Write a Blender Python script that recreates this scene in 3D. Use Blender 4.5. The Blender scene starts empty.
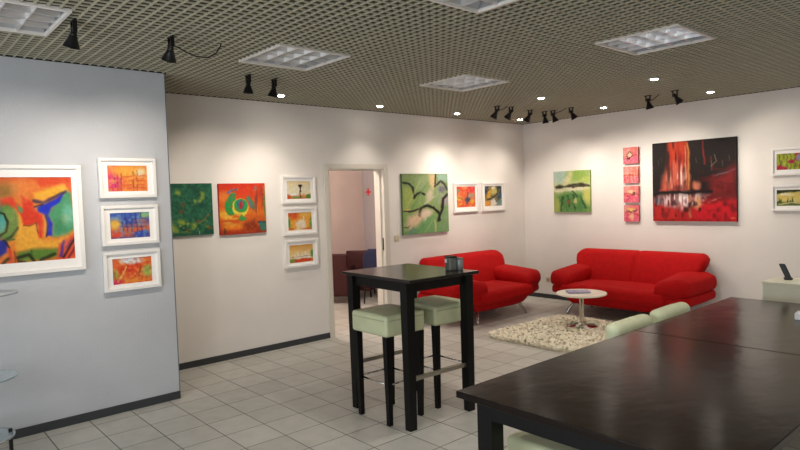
import bpy, bmesh, math, random
import numpy as np
from mathutils import Vector, Matrix

random.seed(7)
rng = np.random.RandomState(11)
scene = bpy.context.scene
COL = scene.collection
PI = math.pi

# ------------------------------------------------------------------ constants
H = 2.762                    # height of the open-cell ceiling
CELL = 0.0625                # cell of the ceiling grid
PX, PY = 0.8697, -6.0477        # outer corner of the projecting partition
D0, D1, DH = -3.815, -2.947, 2.03   # door opening in the left wall
XR, YF = 8.3, -10.2          # far right and front limits of the room
BB = 0.066                   # skirting height


def s2l(c):
    return tuple(((v / 255.0) / 12.92 if v / 255.0 <= 0.04045 else ((v / 255.0 + 0.055) / 1.055) ** 2.4) for v in c)


# ------------------------------------------------------------------ materials
def nodes_of(name):
    m = bpy.data.materials.new(name)
    m.use_nodes = True
    nt = m.node_tree
    return m, nt, nt.nodes['Principled BSDF']


def mat(name, rgb, rough=0.5, metal=0.0, noise=0.0, nscale=20.0, bump=0.0, bscale=60.0, emit=None, estr=0.0,
        spec=0.5, sheen=0.0, stretch=(1, 1, 1), bdist=0.01, coat=0.0):
    """Principled material with procedural noise in colour and bump (object space)."""
    m, nt, b = nodes_of(name)
    N, L = nt.nodes, nt.links
    col = s2l(rgb)
    b.inputs['Roughness'].default_value = rough
    b.inputs['Metallic'].default_value = metal
    b.inputs['Specular IOR Level'].default_value = spec
    if sheen:
        b.inputs['Sheen Weight'].default_value = sheen
    if coat:
        b.inputs['Coat Weight'].default_value = coat
        b.inputs['Coat Roughness'].default_value = 0.12
    tc = N.new('ShaderNodeTexCoord')
    mp = N.new('ShaderNodeMapping')
    mp.inputs['Scale'].default_value = stretch
    L.new(tc.outputs['Object'], mp.inputs['Vector'])
    n = N.new('ShaderNodeTexNoise')
    n.inputs['Scale'].default_value = nscale
    n.inputs['Detail'].default_value = 4
    L.new(mp.outputs['Vector'], n.inputs['Vector'])
    r = N.new('ShaderNodeValToRGB')
    lo = tuple(max(0, v * (1 - noise)) for v in col)
    hi = tuple(min(1, v * (1 + noise)) for v in col)
    r.color_ramp.elements[0].position = 0.3
    r.color_ramp.elements[1].position = 0.7
    r.color_ramp.elements[0].color = (*lo, 1)
    r.color_ramp.elements[1].color = (*hi, 1)
    L.new(n.outputs['Fac'], r.inputs['Fac'])
    L.new(r.outputs['Color'], b.inputs['Base Color'])
    if bump:
        n2 = N.new('ShaderNodeTexNoise')
        n2.inputs['Scale'].default_value = bscale
        n2.inputs['Detail'].default_value = 3
        L.new(mp.outputs['Vector'], n2.inputs['Vector'])
        bp = N.new('ShaderNodeBump')
        bp.inputs['Strength'].default_value = bump
        bp.inputs['Distance'].default_value = bdist
        L.new(n2.outputs['Fac'], bp.inputs['Height'])
        L.new(bp.outputs['Normal'], b.inputs['Normal'])
    if emit:
        b.inputs['Emission Color'].default_value = (*s2l(emit), 1)
        b.inputs['Emission Strength'].default_value = estr
    return m


def tile_material():
    m, nt, b = nodes_of('floor_tiles')
    N, L = nt.nodes, nt.links
    T, TX, TY = 0.3103, 1.638, -6.146
    g = N.new('ShaderNodeNewGeometry')
    sep = N.new('ShaderNodeSeparateXYZ')
    L.new(g.outputs['Position'], sep.inputs[0])

    def math_(op, a, v=None, c=None):
        n = N.new('ShaderNodeMath')
        n.operation = op
        for i, q in enumerate((a, v, c)):
            if q is None:
                continue
            if isinstance(q, (int, float)):
                n.inputs[i].default_value = q
            else:
                L.new(q, n.inputs[i])
        return n.outputs[0]
    ids, dist = [], []
    for ax, off in (('X', TX), ('Y', TY)):
        t = math_('DIVIDE', math_('SUBTRACT', sep.outputs[ax], off), T)
        ids.append(math_('FLOOR', t))
        f = math_('FRACT', t)
        dist.append(math_('MINIMUM', f, math_('SUBTRACT', 1.0, f)))
    d = math_('MINIMUM', dist[0], dist[1])
    joint = N.new('ShaderNodeMapRange')
    joint.inputs['From Min'].default_value = 0.007
    joint.inputs['From Max'].default_value = 0.014
    L.new(d, joint.inputs['Value'])
    cmb = N.new('ShaderNodeCombineXYZ')
    L.new(ids[0], cmb.inputs[0]); L.new(ids[1], cmb.inputs[1])
    wn = N.new('ShaderNodeTexWhiteNoise')
    wn.noise_dimensions = '2D'
    L.new(cmb.outputs[0], wn.inputs['Vector'])
    ns = N.new('ShaderNodeTexNoise')
    ns.inputs['Scale'].default_value = 9.0
    ns.inputs['Detail'].default_value = 6
    L.new(g.outputs['Position'], ns.inputs['Vector'])
    v = math_('ADD', math_('MULTIPLY', wn.outputs['Value'], 0.35), math_('MULTIPLY', ns.outputs['Fac'], 0.65))
    r = N.new('ShaderNodeValToRGB')
    r.color_ramp.elements[0].position = 0.25
    r.color_ramp.elements[1].position = 0.75
    r.color_ramp.elements[0].color = (*s2l((180, 178, 169)), 1)
    r.color_ramp.elements[1].color = (*s2l((200, 198, 189)), 1)
    L.new(v, r.inputs['Fac'])
    mx = N.new('ShaderNodeMix')
    mx.data_type = 'RGBA'
    mx.inputs[6].default_value = (*s2l((64, 60, 54)), 1)
    L.new(r.outputs['Color'], mx.inputs[7])
    L.new(joint.outputs[0], mx.inputs[0])
    L.new(mx.outputs[2], b.inputs['Base Color'])
    b.inputs['Roughness'].default_value = 0.38
    bp = N.new('ShaderNodeBump')
    bp.inputs['Strength'].default_value = 0.4
    bp.inputs['Distance'].default_value = 0.003
    L.new(joint.outputs[0], bp.inputs['Height'])
    L.new(bp.outputs['Normal'], b.inputs['Normal'])
    return m


def paint_material():
    """Painted canvas: pigment stored per vertex, brush relief and slight tonal noise added procedurally."""
    m, nt, b = nodes_of('painted_canvas')
    N, L = nt.nodes, nt.links
    a = N.new('ShaderNodeVertexColor')
    a.layer_name = 'pigment'
    tc = N.new('ShaderNodeTexCoord')
    n = N.new('ShaderNodeTexNoise')
    n.inputs['Scale'].default_value = 38
    n.inputs['Detail'].default_value = 5
    L.new(tc.outputs['Object'], n.inputs['Vector'])
    mr = N.new('ShaderNodeMapRange')
    mr.inputs['From Min'].default_value = 0.3
    mr.inputs['From Max'].default_value = 0.7
    mr.inputs['To Min'].default_value = 0.74
    mr.inputs['To Max'].default_value = 0.92
    L.new(n.outputs['Fac'], mr.inputs['Value'])
    mx = N.new('ShaderNodeVectorMath')
    mx.operation = 'SCALE'
    L.new(a.outputs['Color'], mx.inputs[0])
    L.new(mr.outputs[0], mx.inputs['Scale'])
    L.new(mx.outputs[0], b.inputs['Base Color'])
    b.inputs['Roughness'].default_value = 0.7
    b.inputs['Specular IOR Level'].default_value = 0.2
    bp = N.new('ShaderNodeBump')
    bp.inputs['Strength'].default_value = 0.25
    bp.inputs['Distance'].default_value = 0.004
    L.new(n.outputs['Fac'], bp.inputs['Height'])
    L.new(bp.outputs['Normal'], b.inputs['Normal'])
    return m


def glass_material():
    m, nt, b = nodes_of('clear_glass')
    N, L = nt.nodes, nt.links
    n = N.new('ShaderNodeTexNoise')
    n.inputs['Scale'].default_value = 3
    r = N.new('ShaderNodeValToRGB')
    r.color_ramp.elements[0].color = (*s2l((225, 240, 246)), 1)
    r.color_ramp.elements[1].color = (*s2l((236, 246, 250)), 1)
    L.new(n.outputs['Fac'], r.inputs['Fac'])
    L.new(r.outputs['Color'], b.inputs['Base Color'])
    b.inputs['Transmission Weight'].default_value = 0.7
    b.inputs['Roughness'].default_value = 0.08
    b.inputs['IOR'].default_value = 1.3
    return m


M = dict(
    wall=mat('plaster_white', (230, 225, 218), 0.85, noise=0.025, nscale=2.5, bump=0.35, bscale=140, bdist=0.004),
    partition=mat('woodchip_paper_grey', (190, 192, 195), 0.8, noise=0.03, nscale=3, bump=0.5, bscale=120, bdist=0.005),
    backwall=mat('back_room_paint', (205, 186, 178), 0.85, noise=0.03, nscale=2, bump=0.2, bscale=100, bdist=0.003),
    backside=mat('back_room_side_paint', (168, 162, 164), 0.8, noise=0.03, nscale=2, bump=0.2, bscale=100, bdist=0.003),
    floor=tile_material(),
    skirting=mat('anthracite_skirting', (52, 55, 57), 0.55, noise=0.08, nscale=14),
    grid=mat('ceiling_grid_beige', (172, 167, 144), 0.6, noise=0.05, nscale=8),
    gridweb_shade=mat('ceiling_grid_web_shade', (98, 94, 80), 0.8, noise=0.05, nscale=8),  # shade inside the cells painted as a darker slat colour
    plenum=mat('plenum_dark', (40, 37, 31), 0.95, noise=0.1, nscale=3),
    trimwhite=mat('door_frame_paint', (214, 208, 196), 0.45, noise=0.02, nscale=6),
    steeltrim=mat('corner_profile_grey', (118, 122, 128), 0.4, metal=0.3, noise=0.05),
    framewhite=mat('frame_white_lacquer', (236, 233, 228), 0.4, noise=0.02, nscale=12),
    matboard=mat('mat_board', (240, 237, 233), 0.85, noise=0.015, nscale=30),
    paint=paint_material(),
    blackwood=mat('black_stained_wood', (9, 8, 8), 0.4, spec=0.25, noise=0.35, nscale=12, stretch=(1, 1, 0.15), bump=0.08, bscale=30),
    darkwood=mat('dark_brown_wood_top', (27, 20, 16), 0.19, noise=0.22, nscale=7, stretch=(1, 0.6, 1), bump=0.16, bscale=5, bdist=0.02, spec=0.17),
    bartop=mat('dark_bar_top', (26, 20, 17), 0.22, noise=0.2, nscale=8, stretch=(0.4, 2, 1), bump=0.06, bscale=10),
    mint=mat('mint_leather', (196, 199, 160), 0.42, noise=0.06, nscale=9, bump=0.18, bscale=90, bdist=0.004),
    mint_lit=mat('mint_leather_lit', (216, 222, 184), 0.4, noise=0.05, nscale=9, bump=0.15, bscale=90, bdist=0.004),  # same leather as the stools, lightened to stand for better light
    seam=mat('mint_piping', (156, 162, 128), 0.5, noise=0.05),
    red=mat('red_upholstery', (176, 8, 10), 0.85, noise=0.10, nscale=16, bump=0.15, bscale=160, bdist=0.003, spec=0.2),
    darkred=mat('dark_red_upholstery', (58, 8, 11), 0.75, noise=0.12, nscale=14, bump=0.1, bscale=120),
    navy=mat('navy_plastic', (24, 29, 66), 0.5, noise=0.1, nscale=10),
    chrome=mat('chrome', (206, 204, 200), 0.16, metal=1.0, noise=0.03, nscale=5),
    steel=mat('brushed_steel', (190, 184, 172), 0.3, metal=1.0, noise=0.06, nscale=40, stretch=(1, 0.1, 1)),
    blackmetal=mat('black_enamel', (16, 16, 18), 0.32, noise=0.15, nscale=15),
    cable=mat('black_cable', (18, 18, 18), 0.6, noise=0.1),
    bulb=mat('lamp_glow', (255, 240, 215), 0.4, emit=(255, 236, 205), estr=6.0),
    downglow=mat('downlight_glow', (255, 250, 240), 0.4, emit=(255, 246, 232), estr=45.0),
    whitemetal=mat('white_metal', (225, 220, 212), 0.35, noise=0.02),
    louvre=mat('aluminium_louvre', (214, 212, 210), 0.3, metal=0.85, noise=0.05, nscale=6),
    reflector=mat('lamp_reflector_faint_glow', (170, 170, 172), 0.4, metal=0.5, noise=0.08, nscale=5, emit=(235, 238, 245), estr=0.03),  # fixtures are off; faint emission stands in for reflected light
    tablewhite=mat('white_laminate', (236, 229, 214), 0.35, noise=0.015, nscale=8),
    paperlilac=mat('brochure_cover', (168, 158, 190), 0.45, noise=0.22, nscale=22),
    paperwhite=mat('white_paper', (235, 235, 235), 0.6, noise=0.02),
    pile=mat('shaggy_pile', (250, 236, 212), 0.9, noise=0.14, nscale=9, sheen=0.3),
    rugback=mat('rug_backing', (232, 212, 182), 0.95, noise=0.15, nscale=20),
    tin=mat('grey_tin', (112, 116, 108), 0.45, metal=0.4, noise=0.12, nscale=25),
    tin2=mat('pale_grey_tin', (142, 148, 146), 0.4, metal=0.3, noise=0.1, nscale=25),
    darklid=mat('dark_lid', (46, 40, 34), 0.5, noise=0.15),
    plastic=mat('switch_plastic', (206, 194, 166), 0.4, noise=0.02),
    holes=mat('socket_recess', (150, 142, 130), 0.5, noise=0.05),
    cabinet=mat('pale_sage_laminate', (216, 213, 190), 0.5, noise=0.03, nscale=10),
    blackplastic=mat('black_plastic', (20, 20, 22), 0.4, noise=0.1),
    redmark=mat('red_sticker', (205, 24, 30), 0.5, noise=0.05),
    glass=glass_material(),
)


# ------------------------------------------------------------------ mesh helpers
def new_bm():
    return bmesh.new()


def obj(name, bm, m=None, parent=None, smooth=False, loc=None):
    me = bpy.data.meshes.new(name)
    bmesh.ops.recalc_face_normals(bm, faces=bm.faces)
    bm.to_mesh(me)
    bm.free()
    if smooth:
        me.polygons.foreach_set('use_smooth', [True] * len(me.polygons))
    ms = m if isinstance(m, (list, tuple)) else [m]
    for q in ms:
        if q:
            me.materials.append(q)
    o = bpy.data.objects.new(name, me)
    COL.objects.link(o)
    if parent:
        o.parent = parent
    if loc is not None:
        o.location = loc
    return o


def thing(name, label, cat, loc=(0, 0, 0), rz=0.0, group=None):
    o = bpy.data.objects.new(name, None)
    COL.objects.link(o)
    o.empty_display_size = 0.1
    o.location = loc
    o.rotation_euler = (0, 0, rz)
    return tag(o, label, cat, group)


def tag(o, label, cat, group=None):
    o['label'] = label
    o['category'] = cat
    if group:
        o['group'] = group
    return o


def struct(name, bm, m, parent=None, smooth=False):
    o = obj(name, bm, m, parent, smooth)
    if not parent:
        o['kind'] = 'structure'
    return o


def kids(o):
    return [c for c in COL.objects if c.parent == o]


def copy_thing(root, loc, rz, label):
    r = root.copy()
    COL.objects.link(r)
    r.location = loc
    r.rotation_euler = (0, 0, rz)
    r['label'] = label
    for ch in kids(root):
        c = ch.copy()
        COL.objects.link(c)
        c.parent = r
        for g in kids(ch):
            d = g.copy()
            COL.objects.link(d)
            d.parent = c
    return r


def box(bm, lo, hi, bevel=0.0, seg=2, mi=0):
    c = [(lo[i] + hi[i]) / 2 for i in range(3)]
    s = [abs(hi[i] - lo[i]) for i in range(3)]
    g = bmesh.ops.create_cube(bm, size=1.0, matrix=Matrix.Translation(c) @ Matrix.Diagonal((*s, 1)))
    vs = g['verts']
    fs = {f for v in vs for f in v.link_faces}
    for f in fs:
        f.material_index = mi
    if bevel:
        es = list({e for v in vs for e in v.link_edges})
        bmesh.ops.bevel(bm, geom=es, offset=bevel, segments=seg, profile=0.5, affect='EDGES')


def frustum(bm, p0, p1, a, b, mi=0):
    """square post from p0 (half sizes a) to p1 (half sizes b)"""
    vs = []
    for p, h in ((p0, a), (p1, b)):
        for sx, sy in ((-1, -1), (1, -1), (1, 1), (-1, 1)):
            vs.append(bm.verts.new((p[0] + sx * h[0], p[1] + sy * h[1], p[2])))
    for f in ((3, 2, 1, 0), (4, 5, 6, 7), (0, 1, 5, 4), (1, 2, 6, 5), (2, 3, 7, 6), (3, 0, 4, 7)):
        bm.faces.new([vs[i] for i in f]).material_index = mi


def tube(bm, pts, r, seg=10, caps=True, mi=0):
    pts = [Vector(p) for p in pts]
    rs = r if isinstance(r, (list, tuple)) else [r] * len(pts)
    rings = []
    up = None
    for i, p in enumerate(pts):
        t = (pts[min(i + 1, len(pts) - 1)] - pts[max(i - 1, 0)]).normalized()
        if up is None:
            up = Vector((0, 0, 1)) if abs(t.z) < 0.9 else Vector((1, 0, 0))
        a = t.cross(up).normalized()
        up = a.cross(t).normalized()
        rings.append([bm.verts.new(p + rs[i] * (math.cos(2 * PI * k / seg) * a + math.sin(2 * PI * k / seg) * up)) for k in range(seg)])
    for r0, r1 in zip(rings, rings[1:]):
        for k in range(seg):
            bm.faces.new((r0[k], r0[(k + 1) % seg], r1[(k + 1) % seg], r1[k])).material_index = mi
    if caps:
        bm.faces.new(rings[0][::-1]).material_index = mi
        bm.faces.new(rings[-1]).material_index = mi


def lathe(bm, prof, seg=32, mat4=None, mi=0):
    """revolve [(r, z)...] about z; r == 0 ends close to a point"""
    rings = []
    for r, z in prof:
        if r < 1e-6:
            rings.append([bm.verts.new((0, 0, z))])
        else:
            rings.append([bm.verts.new((r * math.cos(2 * PI * k / seg), r * math.sin(2 * PI * k / seg), z)) for k in range(seg)])
    for a, b in zip(rings, rings[1:]):
        for k in range(seg):
            k2 = (k + 1) % seg
            if len(a) == 1 and len(b) == 1:
                continue
            if len(a) == 1:
                f = bm.faces.new((a[0], b[k], b[k2]))
            elif len(b) == 1:
                f = bm.faces.new((a[k], a[k2], b[0]))
            else:
                f = bm.faces.new((a[k], a[k2], b[k2], b[k]))
            f.material_index = mi
    if mat4 is not None:
        for ring in rings:
            for v in ring:
                v.co = mat4 @ v.co


def soft(bm, lo, hi, r, deform=None, mid=6, arc=4):
    """rounded block from lo to hi with edge radius r, then bent by deform(x, y, z)"""
    ctr = [(lo[i] + hi[i]) / 2 for i in range(3)]
    hf = [(hi[i] - lo[i]) / 2 for i in range(3)]
    axes = []
    for i in range(3):
        rr = min(r, hf[i] * 0.999)
        e = [math.tan(PI / 4 * k / arc) * rr for k in range(arc + 1)]
        inner = hf[i] - rr
        pos = [inner + q for q in e]
        midp = [-inner + 2 * inner * k / mid for k in range(1, mid)] if inner > 1e-4 else []
        axes.append([-p for p in reversed(pos)] + midp + pos)
    cache = {}

    def vert(p):
        key = tuple(round(q, 6) for q in p)
        if key in cache:
            return cache[key]
        q = [max(-(hf[i] - min(r, hf[i] * .999)), min(hf[i] - min(r, hf[i] * .999), p[i])) for i in range(3)]
        d = Vector([(p[i] - q[i]) / min(r, hf[i] * .999) for i in range(3)])
        if d.length > 1e-9:
            d.normalize()
        o = [ctr[i] + q[i] + d[i] * min(r, hf[i] * .999) for i in range(3)]
        if deform:
            o = deform(*o)
        v = bm.verts.new(o)
        cache[key] = v
        return v
    for ax in range(3):
        a, b = [i for i in range(3) if i != ax]
        for sgn in (-1, 1):
            for i in range(len(axes[a]) - 1):
                for j in range(len(axes[b]) - 1):
                    quad = []
                    for (ii, jj) in ((i, j), (i + 1, j), (i + 1, j + 1), (i, j + 1)):
                        p = [0, 0, 0]
                        p[ax] = sgn * hf[ax]
                        p[a] = axes[a][ii]
                        p[b] = axes[b][jj]
                        quad.append(vert(p))
                    if len(set(quad)) < 3:
                        continue
                    quad = list(dict.fromkeys(quad))
                    try:
                        bm.faces.new(quad)
                    except ValueError:
                        pass


# ------------------------------------------------------------------ setting
def build_shell():
    bm = new_bm(); box(bm, (-3.4, YF, -0.1), (XR, 0.1, 0.0)); struct('floor', bm, M['floor'])
    # plenum slab, dark
    bm = new_bm(); box(bm, (-0.2, YF, H + 0.36), (XR, 0.2, H + 0.46)); struct('ceiling_slab', bm, M['plenum'])
    # left wall with the door opening
    bm = new_bm()
    box(bm, (-0.17, PY - 0.3, 0), (0, D0, H + 0.36))
    box(bm, (-0.17, D1, 0), (0, 0.15, H + 0.36))
    box(bm, (-0.17, D0, DH), (0, D1, H + 0.36))
    struct('wall_left', bm, M['wall'])
    bm = new_bm(); box(bm, (0, 0, 0), (XR, 0.15, H + 0.36)); struct('wall_back', bm, M['wall'])
    bm = new_bm(); box(bm, (XR, YF, 0), (XR + 0.15, 0.15, H + 0.36)); struct('wall_right', bm, M['wall'])
    # projecting partition
    bm = new_bm(); box(bm, (0, YF, 0), (PX, PY, H + 0.36)); struct('wall_partition', bm, M['partition'])
    bm = new_bm(); box(bm, (PX - 0.02, PY - 0.001, BB), (PX + 0.004, PY + 0.006, H)); struct('trim_1', bm, M['steeltrim'])
    # skirtings
    t = 0.012
    bm = new_bm(); box(bm, (0, PY, 0), (t, D0 - 0.062, BB), 0.002); box(bm, (0, D1 + 0.062, 0), (t, 0, BB), 0.002)
    struct('baseboard_left', bm, M['skirting'])
    bm = new_bm(); box(bm, (0, -t, 0), (XR, 0, BB), 0.002); struct('baseboard_back', bm, M['skirting'])
    bm = new_bm(); box(bm, (PX, YF, 0), (PX + t, PY + 0.004, BB), 0.002); box(bm, (t, PY, 0), (PX + t, PY + 0.004, BB), 0.002)
    struct('baseboard_partition', bm, M['skirting'])
    # door frame: lining, casing
    bm = new_bm()
    w, d = 0.062, 0.014
    box(bm, (0, D0 - w, 0), (d, D0, DH + w), 0.003)
    box(bm, (0, D1, 0), (d, D1 + w, DH + w), 0.003)
    box(bm, (0, D0, DH), (d, D1, DH + w), 0.003)
    e = 0.012
    box(bm, (-0.19, D0, 0), (0.004, D0 + e, DH))
    box(bm, (-0.19, D1 - e, 0), (0.004, D1, DH))
    box(bm, (-0.19, D0 + e, DH - e), (0.004, D1 - e, DH))
    # rebate stops and strike plate
    box(bm, (-0.12, D1 - e - 0.014, 0), (-0.06, D1 - e, DH - e))
    o = struct('door_1', bm, M['trimwhite'])
    bm = new_bm()
    box(bm, (-0.052, D1 - e - 0.002, 0.98), (-0.028, D1 - e + 0.001, 1.14))
    box(bm, (-0.046, D1 - e - 0.006, 1.02), (-0.034, D1 - e, 1.06))
    obj('strike_plate', bm, M['blackmetal'], o)
    # room beyond the door
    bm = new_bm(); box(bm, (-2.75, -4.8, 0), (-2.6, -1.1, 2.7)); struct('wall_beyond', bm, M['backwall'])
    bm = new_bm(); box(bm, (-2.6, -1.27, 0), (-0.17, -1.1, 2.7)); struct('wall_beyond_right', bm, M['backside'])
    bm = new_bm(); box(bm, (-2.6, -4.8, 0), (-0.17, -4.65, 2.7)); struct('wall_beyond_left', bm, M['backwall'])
    bm = new_bm(); box(bm, (-2.75, -4.8, 2.7), (-0.17, -1.1, 2.8)); struct('ceiling_beyond', bm, M['wall'])
    bm = new_bm(); box(bm, (-0.172, -4.65, 2.6), (-0.17, -1.55, 2.7)); struct('trim_2', bm, M['wall'])


PANELS = [(26, -123), (26, -92), (26, -61), (57, -61.5), (57, -92.5)]
PANELS = [(a * CELL, b * CELL) for a, b in PANELS]
PS = 10 * CELL


def build_ceiling():
    bm = new_bm()
    th, hh, lip = 0.0062, 0.040, 0.007

    def cut(a0, a1, holes):
        segs = [(a0, a1)]
        for h0, h1 in holes:
            out = []
            for s0, s1 in segs:
                if h1 <= s0 or h0 >= s1:
                    out.append((s0, s1)); continue
                if h0 > s0: out.append((s0, h0))
                if h1 < s1: out.append((h1, s1))
            segs = out
        return segs
    e = 0.004
    nx = int(XR / CELL)
    ny = int(-YF / CELL)
    for i in range(1, nx + 1):
        x = i * CELL
        holes = [(py - e, py + PS + e) for px, py in PANELS if px - e < x < px + PS + e]
        y0 = PY if x < PX else YF
        for s0, s1 in cut(y0, 0.0, holes):
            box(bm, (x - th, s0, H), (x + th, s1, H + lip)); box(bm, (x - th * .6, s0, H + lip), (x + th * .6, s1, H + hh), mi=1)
    for j in range(1, ny + 1):
        y = -j * CELL
        holes = [(px - e, px + PS + e) for px, py in PANELS if py - e < y < py + PS + e]
        x0 = PX if y < PY else 0.0
        for s0, s1 in cut(x0, XR, holes):
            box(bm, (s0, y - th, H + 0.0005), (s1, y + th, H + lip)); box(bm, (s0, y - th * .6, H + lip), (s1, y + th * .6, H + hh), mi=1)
    struct('ceiling', bm, [M['grid'], M['gridweb_shade']])
    # edge angle along the walls
    bm = new_bm()
    a = 0.014
    box(bm, (0, PY, H), (a, 0, H + 0.03)); box(bm, (0, -a, H), (XR, 0, H + 0.03))
    box(bm, (PX, YF, H), (PX + a, PY + a, H + 0.03)); box(bm, (0, PY, H), (PX + a, PY + a, H + 0.03))
    struct('trim_3', bm, M['plenum'])


def build_panels():
    labels = ['square louvred ceiling light cut off by the upper left corner, above the grey wall',
              'square louvred ceiling light above the red and green canvases',
              'smallest looking louvred ceiling light, farthest of the left row, above the green abstract canvas',
              'square louvred ceiling light above the long red sofa, on the right',
              'louvred ceiling light cut off by the top edge, right of the middle']
    for (px, py), lab in zip(PANELS, labels):
        t = thing('ceiling_light', lab, 'ceiling light', (px + PS / 2, py + PS / 2, H), 0, 'louvred ceiling lights')
        h = PS / 2
        f = 0.02
        bm = new_bm()
        for lo, hi in (((-h, -h), (h, -h + f)), ((-h, h - f), (h, h)), ((-h, -h + f), (-h + f, h - f)), ((h - f, -h + f), (h, h - f))):
            box(bm, (lo[0], lo[1], -0.008), (hi[0], hi[1], 0.012), 0.002)
        obj('frame', bm, M['whitemetal'], t)
        bm = new_bm()
        # housing with a vaulted reflector per lamp row
        n = 4
        w = (2 * h - 2 * f) / n
        for i in range(n):
            x0 = -h + f + i * w
            prev = None
            for k in range(9):
                a = k / 8
                x = x0 + w * a
                z = 0.012 + 0.07 * math.sin(PI * a) ** 0.7
                v0, v1 = bm.verts.new((x, -h + f, z)), bm.verts.new((x, h - f, z))
                if prev:
                    bm.faces.new((prev[0], v0, v1, prev[1]))
                prev = (v0, v1)
        box(bm, (-h + 0.002, -h + 0.002, 0.09), (h - 0.002, h - 0.002, 0.1))
        g = h - 0.0045
        for lo, hi in (((-g, -g), (g, -g + 0.004)), ((-g, g - 0.004), (g, g)), ((-g, -g), (-g + 0.004, g)), ((g - 0.004, -g), (g, g))):
            box(bm, (lo[0], lo[1], 0.012), (hi[0], hi[1], 0.088))
        obj('reflector', bm, M['reflector'], t, smooth=False)
        bm = new_bm()
        for lo, hi in (((-h, -h), (h, -h + 0.004)), ((-h, h - 0.004), (h, h)), ((-h, -h), (-h + 0.004, h)), ((h - 0.004, -h), (h, h))):
            box(bm, (lo[0], lo[1], 0.012), (hi[0], hi[1], 0.10))
        obj('housing', bm, M['plenum'], t)
        bm = new_bm()
        for i in range(1, n):
            p = -h + f + i * w
            frustum(bm, (p, 0, 0.0), (p, 0, 0.045), (0.003, h - f), (0.012, h - f))
            frustum(bm, (0, p, 0.0), (0, p, 0.045), (h - f, 0.003), (h - f, 0.012))
        obj('louvre', bm, M['louvre'], t)
        for i in range(n):
            bm = new_bm()
            x = -h + f + (i + 0.5) * w
            tube(bm, [(x, -h + f + .01, 0.062), (x, h - f - .01, 0.062)], 0.012, 10)
            obj('tube_lamp', bm, M['whitemetal'], t, smooth=True)


# ------------------------------------------------------------------ painting engine
class Art:
    """A small painter: works on a pixel box taken off the picture, writes linear pigment per vertex."""
    def __init__(s, box, nu, nv, bg, warp=0.02, seed=0):
        s.r = np.random.RandomState(seed)
        s.x0, s.y0, s.x1, s.y1 = box
        s.nu, s.nv = nu, nv
        u, v = np.meshgrid(np.linspace(0, 1, nu), np.linspace(0, 1, nv))
        s.W = s.x1 - s.x0
        s.u = u + warp * s.noise(9) + warp * .5 * s.noise(22)
        s.v = v + warp * s.noise(9) + warp * .5 * s.noise(22)
        s.X = s.x0 + s.u * (s.x1 - s.x0)
        s.Y = s.y0 + s.v * (s.y1 - s.y0)
        s.c = np.zeros((nv, nu, 3)) + np.array(bg, float)

    def noise(s, n, m=None):
        """smooth noise in -1..1 with n cells across and m cells down"""
        m = m or max(2, int(n * s.nv / s.nu))
        g = s.r.rand(m + 2, n + 2)
        yy = np.linspace(0, m - 1e-6, s.nv)
        xx = np.linspace(0, n - 1e-6, s.nu)
        iy, ix = yy.astype(int), xx.astype(int)
        fy, fx = yy - iy, xx - ix
        fy = (fy * fy * (3 - 2 * fy))[:, None]
        fx = (fx * fx * (3 - 2 * fx))[None, :]
        a = g[iy][:, ix]; b = g[iy][:, ix + 1]; c = g[iy + 1][:, ix]; d = g[iy + 1][:, ix + 1]
        return 2 * ((a * (1 - fx) + b * fx) * (1 - fy) + (c * (1 - fx) + d * fx) * fy) - 1

    def mix(s, a, col):
        a = np.clip(a, 0, 1)[..., None]
        s.c = s.c * (1 - a) + np.array(col, float) * a
        return s

    def blob(s, cx, cy, rx, ry, col, soft=.5, rot=0., al=1.):
        c, n = math.cos(rot), math.sin(rot)
        dx, dy = s.X - cx, s.Y - cy
        d = np.sqrt(((dx * c + dy * n) / rx) ** 2 + ((-dx * n + dy * c) / ry) ** 2)
        return s.mix(al * np.clip((1 + soft / 2 - d) / max(soft, .05), 0, 1), col)

    def line(s, pts, w, col, al=1., soft=.6):
        best = np.full(s.X.shape, 1e9)
        for (ax, ay), (bx, by) in zip(pts, pts[1:]):
            dx, dy = bx - ax, by - ay
            t = np.clip(((s.X - ax) * dx + (s.Y - ay) * dy) / (dx * dx + dy * dy + 1e-9), 0, 1)
            best = np.minimum(best, np.hypot(s.X - ax - t * dx, s.Y - ay - t * dy))
        hw = w / 2
        return s.mix(al * np.clip((hw * (1 + soft) - best) / (hw * 2 * soft + 1e-6), 0, 1), col)

    def poly(s, pts, col, al=1., soft=3.):
        ins = np.zeros(s.X.shape, bool)
        best = np.full(s.X.shape, 1e9)
        for (ax, ay), (bx, by) in zip(pts, pts[1:] + pts[:1]):
            if ay != by:
                cond = ((ay > s.Y) != (by > s.Y)) & (s.X < (bx - ax) * (s.Y - ay) / (by - ay) + ax)
                ins ^= cond
            dx, dy = bx - ax, by - ay
            t = np.clip(((s.X - ax) * dx + (s.Y - ay) * dy) / (dx * dx + dy * dy + 1e-9), 0, 1)
            best = np.minimum(best, np.hypot(s.X - ax - t * dx, s.Y - ay - t * dy))
        sd = np.where(ins, best, -best)
        return s.mix(al * np.clip((sd + soft) / (2 * soft), 0, 1), col)

    def mottle(s, n, m, col, al=.5, lo=.1, hi=.6):
        q = s.noise(n, m)
        return s.mix(al * np.clip((q - lo) / (hi - lo), 0, 1), col)

    def mottle_in(s, n, m, col, al, lo, hi, cx, cy, rx, ry):
        q = s.noise(n, m)
        d = np.sqrt(((s.X - cx) / rx) ** 2 + ((s.Y - cy) / ry) ** 2)
        return s.mix(al * np.clip((q - lo) / (hi - lo), 0, 1) * np.clip(1.3 - d, 0, 1), col)

    def vgrad(s, stops):
        ys = [q[0] for q in stops]
        for k in range(3):
            s.c[..., k] = np.interp(s.Y, ys, [q[1][k] for q in stops])
        return s


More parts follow.
